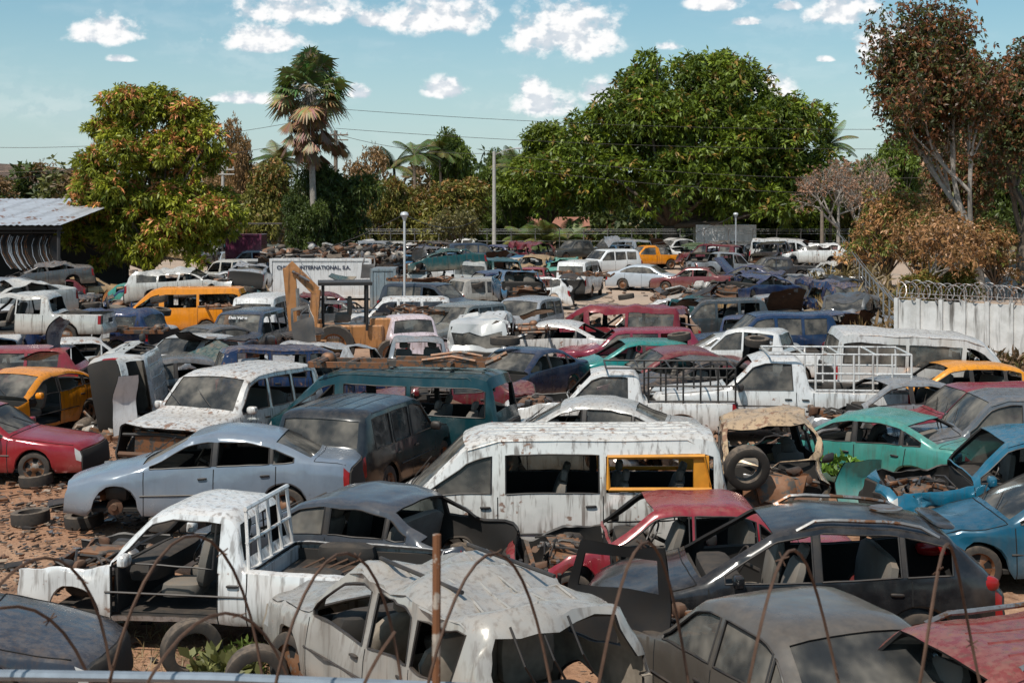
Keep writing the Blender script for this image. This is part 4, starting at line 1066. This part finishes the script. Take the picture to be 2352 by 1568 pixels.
# ------------------------------------------------------------------ concrete wall with razor wire
def wallmat():
    t=NT('whitewashed_concrete'); tc=t.n('ShaderNodeTexCoord'); v=tc.outputs['Object']
    n=t.noise(v,1.2,5,.65); s=t.noise(t.mapping(v,(3,3,.35)),1.5,4,.6); sp=t.n('ShaderNodeSeparateXYZ'); t.l(v,sp.inputs[0])
    c=t.mix(t.ramp(n,.35,.7),(.62,.61,.59),(.42,.41,.39)); c=t.mix(t.math('MULTIPLY',t.ramp(s,.5,.68),t.ramp(sp.outputs['Z'],.4,2.2,.3,1)),c,(.09,.08,.07))
    c=t.mix(t.ramp(sp.outputs['Z'],0,.5,.6,0),c,(.28,.2,.14)); t.bsdf(c,.9,0,0,n,.4,.02); return t.m
WM=wallmat(); WIRE=simple('razor_wire_steel',(.42,.40,.38),.4,.5,0,.4,20,.1,.01,.3); RW=simple('rusty_wire',(.10,.055,.035),.8,.2,0,.5,20,.3)
x0,y0=at(2062,45.5); x1,y1=at(2500,41.5)
mb=MB(); dx,dy=x1-x0,y1-y0; LL=math.hypot(dx,dy); npn=8
for i in range(npn): mb.box((LL*(i+.5)/npn,0,1.1),(LL/npn-.02,.1,2.2),0,ch=.08)
for i in range(npn+1): mb.box((LL*i/npn,-.07,1.12),(.13,.14,2.28),0,ch=.1)
for i in range(npn+1): mb.tube([(LL*i/npn,-.05,2.2),(LL*i/npn,-.05,2.6)],.025,1)
wall=mb.obj('concrete_wall',[WM,WIRE],(x0,y0,0),(0,0,math.atan2(dy,dx)))
mb=MB(); pts=[]; rr_=random.Random(4); nl=15
for i in range(24*nl):
    t=i/24*2*math.pi; pts.append((LL*i/(24*nl)+.2*math.sin(t),.0+.2*math.cos(t)*.6,2.5+.27*math.cos(t)+.03*math.sin(i*.13)))
mb.tube(pts,.019,0,4); mb.tube([(0,0,2.28),(LL,0,2.28)],.012,0,4); mb.tube([(0,-.05,2.42),(LL,-.05,2.4)],.012,0,4)
pts=[(p[0]+.3,-p[1],p[2]*1.01+.06*math.sin(p[0]*3)) for p in pts[::-1]]; mb.tube(pts,.016,0,4)
rz=mb.obj('razor_wire_coil',[WIRE],(x0,y0,0),(0,0,math.atan2(dy,dx)))
mb=MB(); r=random.Random(2)
def coil(xa,xb,pitch,R,zc,y,ph):
    pts=[];n=int((xb-xa)/pitch*28)
    for i in range(n):
        t=i/28*2*math.pi+ph; x=xa+(xb-xa)*i/n
        pts.append((x+.05*math.sin(t)+.04*noise.noise(Vector((x*2,0,ph))),y+R*.7*math.sin(t),zc+R*math.cos(t)*(1+.25*noise.noise(Vector((x*1.5,3,ph))))))
    mb.tube(pts,.005,0,5)
    for i in range(4,n,9):
        p=Vector(pts[i]); 
        for q in range(2):
            d=Vector((r.gauss(0,1),r.gauss(0,1),r.gauss(0,1))).normalized()*.022; mb.tube([p-d,p+d],.0022,0,4)
coil(-1.9,2.2,.46,.36,3.70,4.3,.2); coil(-1.9,-.3,.6,.3,3.62,4.15,2.0)
mb.obj('barbed_wire_coil',[RW])
mb=MB(); mb.tube([(-.226,4.2,0),(-.226,4.2,3.2),(-.222,4.2,4.14)],.0125,0,8)
mb.obj('fence_post',[simple('peeling_post',(.42,.36,.30),.8,.1,0,.6,14,.4,.01,.7)])
mb=MB(); mb.tube([(-2.2,4.2,3.735),(-.9,4.25,3.70),(2.4,4.3,3.55)],.017,0,8); mb.obj('fence_top_rail',[simple('galvanised_pipe',(.30,.34,.38),.4,.5,0,.4,8)])

# ------------------------------------------------------------------ shed left
mb=MB(); 
xa=-40;xb=at(138,72)[0]
cor=[]
n=110
for i in range(n+1):
    x=xa+(xb-xa)*i/n; z=.035*math.sin(i*math.pi*.9)
    cor+= [(x,72,4.28+z),(x,78,4.95+z),(x,85,5.72+z)]
fs=[]
for i in range(n): fs+=[(i*3,(i+1)*3,(i+1)*3+1,i*3+1),(i*3+1,(i+1)*3+1,(i+1)*3+2,i*3+2)]
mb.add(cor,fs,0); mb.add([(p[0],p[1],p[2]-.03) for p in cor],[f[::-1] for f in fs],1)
for x in(-40,-34,-28.5,xb-.2):
    for y in(72.4,84.5): mb.tube([(x,y,.3),(x,y,4.3+(y-72)*.11)],.09,1)
mb.box(((xa+xb)/2,84.9,2.9),(xb-xa,.1,4.9),1); mb.box(((xa+xb)/2,72.3,4.12),(xb-xa,.1,.16),1); mb.tube([(xa,72.6,3.9),(xb,72.6,3.9)],.04,1)
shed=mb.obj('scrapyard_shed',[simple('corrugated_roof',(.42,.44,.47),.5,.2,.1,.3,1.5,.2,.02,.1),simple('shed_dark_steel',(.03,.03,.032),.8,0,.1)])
mb=MB();r=random.Random(8)
for i in range(34):
    x=xa+14+(xb-xa-14.5)*i/34; zt=3.8-r.uniform(0,.2); c=r.choice(['trim','trim','chrome','paint','interior','greymetal'])
    pts=[(0,0),(-.12,-.35),(-.05,-.9),(.2,-1.4),(.45,-1.7)]; V=[]
    for a,b in pts: V+=[(x+a,72.5,zt+b),(x+a+.26,72.8,zt+b)]
    mb.add(V,[(2*q+2,2*q+3,2*q+1,2*q) for q in range(4)],CI[c]); mb.add([(p[0]+.03,p[1]+.03,p[2]) for p in V],[(2*q,2*q+1,2*q+3,2*q+2) for q in range(4)],CI['trim'])
mb.obj('hanging_car_door_row',[M[c] for c in CM],color=(.45,.48,.52,.2))
mb=MB(); mb.box((0,0,2.6),(5,3,.08),0); 
for x in(-2.4,2.4): mb.tube([(x,-1.4,-.6),(x,-1.4,2.6)],.06,0); mb.tube([(x,1.4,-.6),(x,1.4,2.6)],.06,0)
x,y=at(600,99); mb.obj('carport',[simple('carport_steel',(.03,.03,.03),.8)],(x,y,terr(x,y)+.5))
def house(px,D,w,h,rc,wc,name='small_house'):
    mb=MB(); mb.box((0,0,h/2),(w,5,h),0); hw=w/2+.5
    mb.add([(-hw,-3,h-.05),(hw,-3,h-.05),(hw,0,h+1.2),(-hw,0,h+1.2),(hw,3,h-.05),(-hw,3,h-.05)],[(0,1,2,3),(3,2,4,5)],1,False)
    mb.add([(-w/2,-2.5,h),(-w/2,0,h+1.1),(-w/2,2.5,h)],[(0,1,2)],0,False); mb.add([(w/2,-2.5,h),(w/2,0,h+1.1),(w/2,2.5,h)],[(2,1,0)],0,False)
    mb.box((-w*.25,-2.52,h*.55),(1.2,.06,1.0),2);mb.box((w*.1,-2.52,h*.4),(.95,.06,h*.78),2);mb.box((w*.33,-2.52,h*.55),(1.2,.06,1.0),2)
    x,y=at(px,D); mb.obj(name,[simple('stucco',wc,.9,0,.1,.3),simple('roof_tile',rc,.8,0,.1,.5,4),M['dark']],(x,y,terr(x,y)))
house(1272,142,6,2.0,(.30,.12,.075),(.5,.33,.22)); house(2140,150,8,2.4,(.4,.4,.42),(.5,.5,.5))

# ------------------------------------------------------------------ poles, lamps, wires
CONC=simple('concrete_pole',(.42,.39,.35),.9,0,0,.3,4); WOODP=simple('weathered_pole',(.22,.17,.13),.9,0,0,.5,5); LAMPM=simple('lamp_head',(.55,.55,.55),.4,.2,0,.2)
def pole(name,px,D,ytop,r,mat,arm=None,cross=False):
    k=F/D; x,y=at(px,D); z0=terr(x,y); H=(480-ytop)/k+CH-z0; mb=MB(); mb.tube([(0,0,-.1),(0,0,H)],[r*1.3,r],0,10)
    if arm: 
        mb.tube([(0,0,H-.3),(arm*.5,0,H+.1),(arm,0,H+.25)],.04,0,6); mb.rbox((arm*1.1,0,H+.25),(.6,.22,.14),1,.6)
    if cross:
        mb.box((0,-.12,H-.35),(2.0,.1,.12),0); mb.box((.3,-.12,H-.75),(1.4,.1,.1),0)
        for q in(-.9,-.4,.4,.9): mb.rbox((q,-.12,H-.2),(.1,.1,.2),1,.8)
    return mb.obj(name,[mat,LAMPM],(x,y,z0))
pole('street_lamp',1135,110,348,.13,CONC,arm=1.7); pole('utility_pole',771,112,300,.15,WOODP,cross=True); pole('utility_pole',512,120,380,.13,CONC,cross=True)
pole('utility_pole',1888,105,485,.12,WOODP)
def yardlamp(px,D,ytop):
    k=F/D; x,y=at(px,D); z0=terr(x,y); H=(480-ytop)/k+CH-z0; mb=MB(); mb.tube([(0,0,-.1),(0,0,H-.3)],.05,0,8)
    mb.lathe([(.001,.0),(.14,-.03),(.18,-.14),(.10,-.26),(.05,-.4)],12,[0]*4,Matrix.Translation((0,0,H))@Matrix.Rotation(math.pi/2,4,'X'))
    mb.rbox((0,0,H-.22),(.17,.17,.3),1,.9)
    mb.obj('yard_lamp_post',[LAMPM,M['light']],(x,y,z0))
yardlamp(929,60,486); yardlamp(1690,100,488)
mb=MB()
def wire(a,b,sag,r=.018,n=24):
    A=Vector((at(a[0],a[2])[0],a[2],(480-a[1])*a[2]/F+CH)); Bv=Vector((at(b[0],b[2])[0],b[2],(480-b[1])*b[2]/F+CH)); pts=[]
    for i in range(n+1):
        t=i/n; p=A.lerp(Bv,t); p.z-=sag*4*t*(1-t); pts.append(p)
    mb.tube(pts,r,0,4,caps=False)
for (a,b,s) in [((-200,330,112),(771,262,112),1.2),((771,250,112),(2500,290,112),.8),((771,295,112),(2500,335,112),.8),((-200,395,112),(771,310,112),1),((771,308,112),(1135,352,110),.5),((1135,352,110),(2500,390,105),1.2),((1135,380,110),(2500,430,105),1.2),((-200,440,90),(400,330,118),.5),((929,492,60),(600,590,80),.5),((929,492,60),(1100,500,90),.6),((1690,492,100),(1500,560,90),.3)]: wire(a,b,s)
mb.obj('power_lines',[M['trim']])
mb=MB(); galv=simple('galvanised_fence',(.3,.3,.3),.5,.4,0,.4)
xa,xb=at(620,115)[0],at(1950,115)[0]; n=24
for i in range(n+1):
    x=xa+(xb-xa)*i/n; mb.tube([(x,115,1),(x,115,3.1),(x,114.7,3.5)],.04,0,6)
for z in(1.3,1.9,2.5,3.1,3.3,3.45): mb.tube([(xa,115,z),(xb,115,z)],.015,0,4)
mb.obj('chain_link_fence',[galv])
mb=MB(); a=at(1935,100);b=at(2058,46.5); n=16
for i in range(n+1):
    t=i/n; x=a[0]+(b[0]-a[0])*t;y=a[1]+(b[1]-a[1])*t;z=terr(x,y); mb.tube([(x,y,z),(x,y,z+2),(x-.25,y,z+2.35)],.035,0,6)
for h in(.4,.8,1.2,1.6,2.0,2.2):
    mb.tube([(a[0]+(b[0]-a[0])*i/n,a[1]+(b[1]-a[1])*i/n,terr(0,a[1]+(b[1]-a[1])*i/n)+h) for i in range(n+1)],.012,0,4)
mb.obj('chain_link_fence',[galv])

# ------------------------------------------------------------------ world
w=bpy.data.worlds.new('World'); scn.world=w; w.use_nodes=True; nt=w.node_tree; nt.nodes.clear()
class WN(NT):
    def __init__(s,t): s.t=t
t=WN(nt)
SE=math.radians(58); sd=Vector((-.45,-.68,0)).normalized()*math.cos(SE); sd.z=math.sin(SE)
sky=t.n('ShaderNodeTexSky'); sky.sky_type='NISHITA'; sky.sun_disc=False; sky.sun_elevation=SE; sky.sun_rotation=math.atan2(sd.x,sd.y); sky.air_density=1.0; sky.dust_density=1.2; sky.ozone_density=1.5
tc=t.n('ShaderNodeTexCoord'); dv=tc.outputs['Generated']; sp=t.n('ShaderNodeSeparateXYZ'); t.l(dv,sp.inputs[0])
u=t.math('ARCTAN2',sp.outputs['X'],sp.outputs['Y']); v=t.math('ARCSINE',sp.outputs['Z'])
cv=t.n('ShaderNodeCombineXYZ'); t.l(u,cv.inputs[0]); t.l(v,cv.inputs[1]); cvo=cv.outputs[0]
CL=[(265,85,90,36),(605,92,115,34),(690,22,160,44),(860,42,65,26),(1000,25,150,56),(1295,60,140,78),(1020,200,52,26),(1240,222,76,50),(1380,208,48,30),(1760,202,54,34),(1920,32,85,42),(1640,8,65,24),(2010,95,85,58),(1800,22,36,14),(1710,57,34,10),(1885,143,24,9),(1530,105,36,15),(2070,202,44,20),(2060,255,70,14),(300,147,30,9),(820,212,34,18),(560,228,90,16)]
CL+=[(2700,90,180,60),(1500,-220,260,80)]
m=None
for (cx,cy,rx,ry) in CL:
    u0=(cx-1176)/F; v0=(480-cy-ry*.45)/F; sxx=F/rx; syy=F/(ry*1.35)
    p=t.vmath('MULTIPLY_ADD',cvo,(sxx,syy,1),(-u0*sxx,-v0*syy,0))
    q=t.vmath('MINIMUM',p,t.vmath('MULTIPLY',p,(1,2.4,1)))
    d=t.vmath('LENGTH',q)
    m=d if m is None else t.math('MINIMUM',m,d)
m=t.math('SUBTRACT',1,m)
mp=t.mapping(cvo,(1,1.3,1)); n1=t.noise(mp,52,6,.6); n2=t.noise(mp,24,2,.6)
n1s=t.noise(t.vmath('ADD',mp,(-.004,.009,0)),52,3,.6)
dens=t.math('ADD',m,t.math('MULTIPLY',t.math('SUBTRACT',n1,.5),2.2)); dens=t.math('ADD',dens,t.math('MULTIPLY',t.math('SUBTRACT',n2,.5),1.5)); 
cloud=t.ramp(dens,-.15,.5); gate=t.ramp(m,-.5,.1); cloud=t.math('MULTIPLY',cloud,gate)
wisp=t.math('MULTIPLY',t.ramp(t.noise(t.mapping(cvo,(1,3.5,1)),7,4,.6),.45,.8),.25)
lit=t.ramp(t.math('SUBTRACT',n1,n1s),-.09,.06); core=t.ramp(dens,.1,1.2)
cc=t.mix(lit,(.62,.69,.76),(1,1,1)); cc=t.mix(t.math('MULTIPLY',core,.45),cc,(1,1,1)); 
skyc=t.mix(1.0,sky.outputs[0],(.74,.98,.96),'MULTIPLY')
hz=t.ramp(v,-.02,.17,1,0); skyc=t.mix(t.math('MULTIPLY',hz,.55),skyc,(6.0,6.7,7.3))
bg1=t.n('ShaderNodeBackground'); t.l(skyc,bg1.inputs[0]); bg1.inputs[1].default_value=.12
bg2=t.n('ShaderNodeBackground'); t.l(cc,bg2.inputs[0]); bg2.inputs[1].default_value=1.0
ms=t.n('ShaderNodeMixShader'); t.l(t.math('MAXIMUM',cloud,wisp),ms.inputs[0]); t.l(bg1.outputs[0],ms.inputs[1]); t.l(bg2.outputs[0],ms.inputs[2])
wo=t.n('ShaderNodeOutputWorld'); t.l(ms.outputs[0],wo.inputs[0])
try: w.cycles.sampling_method='NONE'
except Exception: pass
sl=bpy.data.lights.new('sun','SUN'); sl.energy=5.0; sl.angle=math.radians(.5); sl.color=(1,.95,.875)
so=bpy.data.objects.new('sun',sl); scn.collection.objects.link(so); so.rotation_euler=sd.to_track_quat('Z','Y').to_euler()

# ------------------------------------------------------------------ camera
cam=bpy.data.cameras.new('camera'); co=bpy.data.objects.new('camera',cam); scn.collection.objects.link(co); scn.camera=co
co.location=(0,0,CH); co.rotation_euler=(math.radians(90),0,0); cam.lens=50; cam.sensor_width=36; cam.shift_y=-304/2352.; cam.clip_end=6000; cam.clip_start=.1
cam.dof.use_dof=True; cam.dof.focus_distance=24; cam.dof.aperture_fstop=8
print('total',time.time()-T0,len(scn.objects),sum(len(o.data.polygons) for o in scn.objects if o.type=='MESH'))
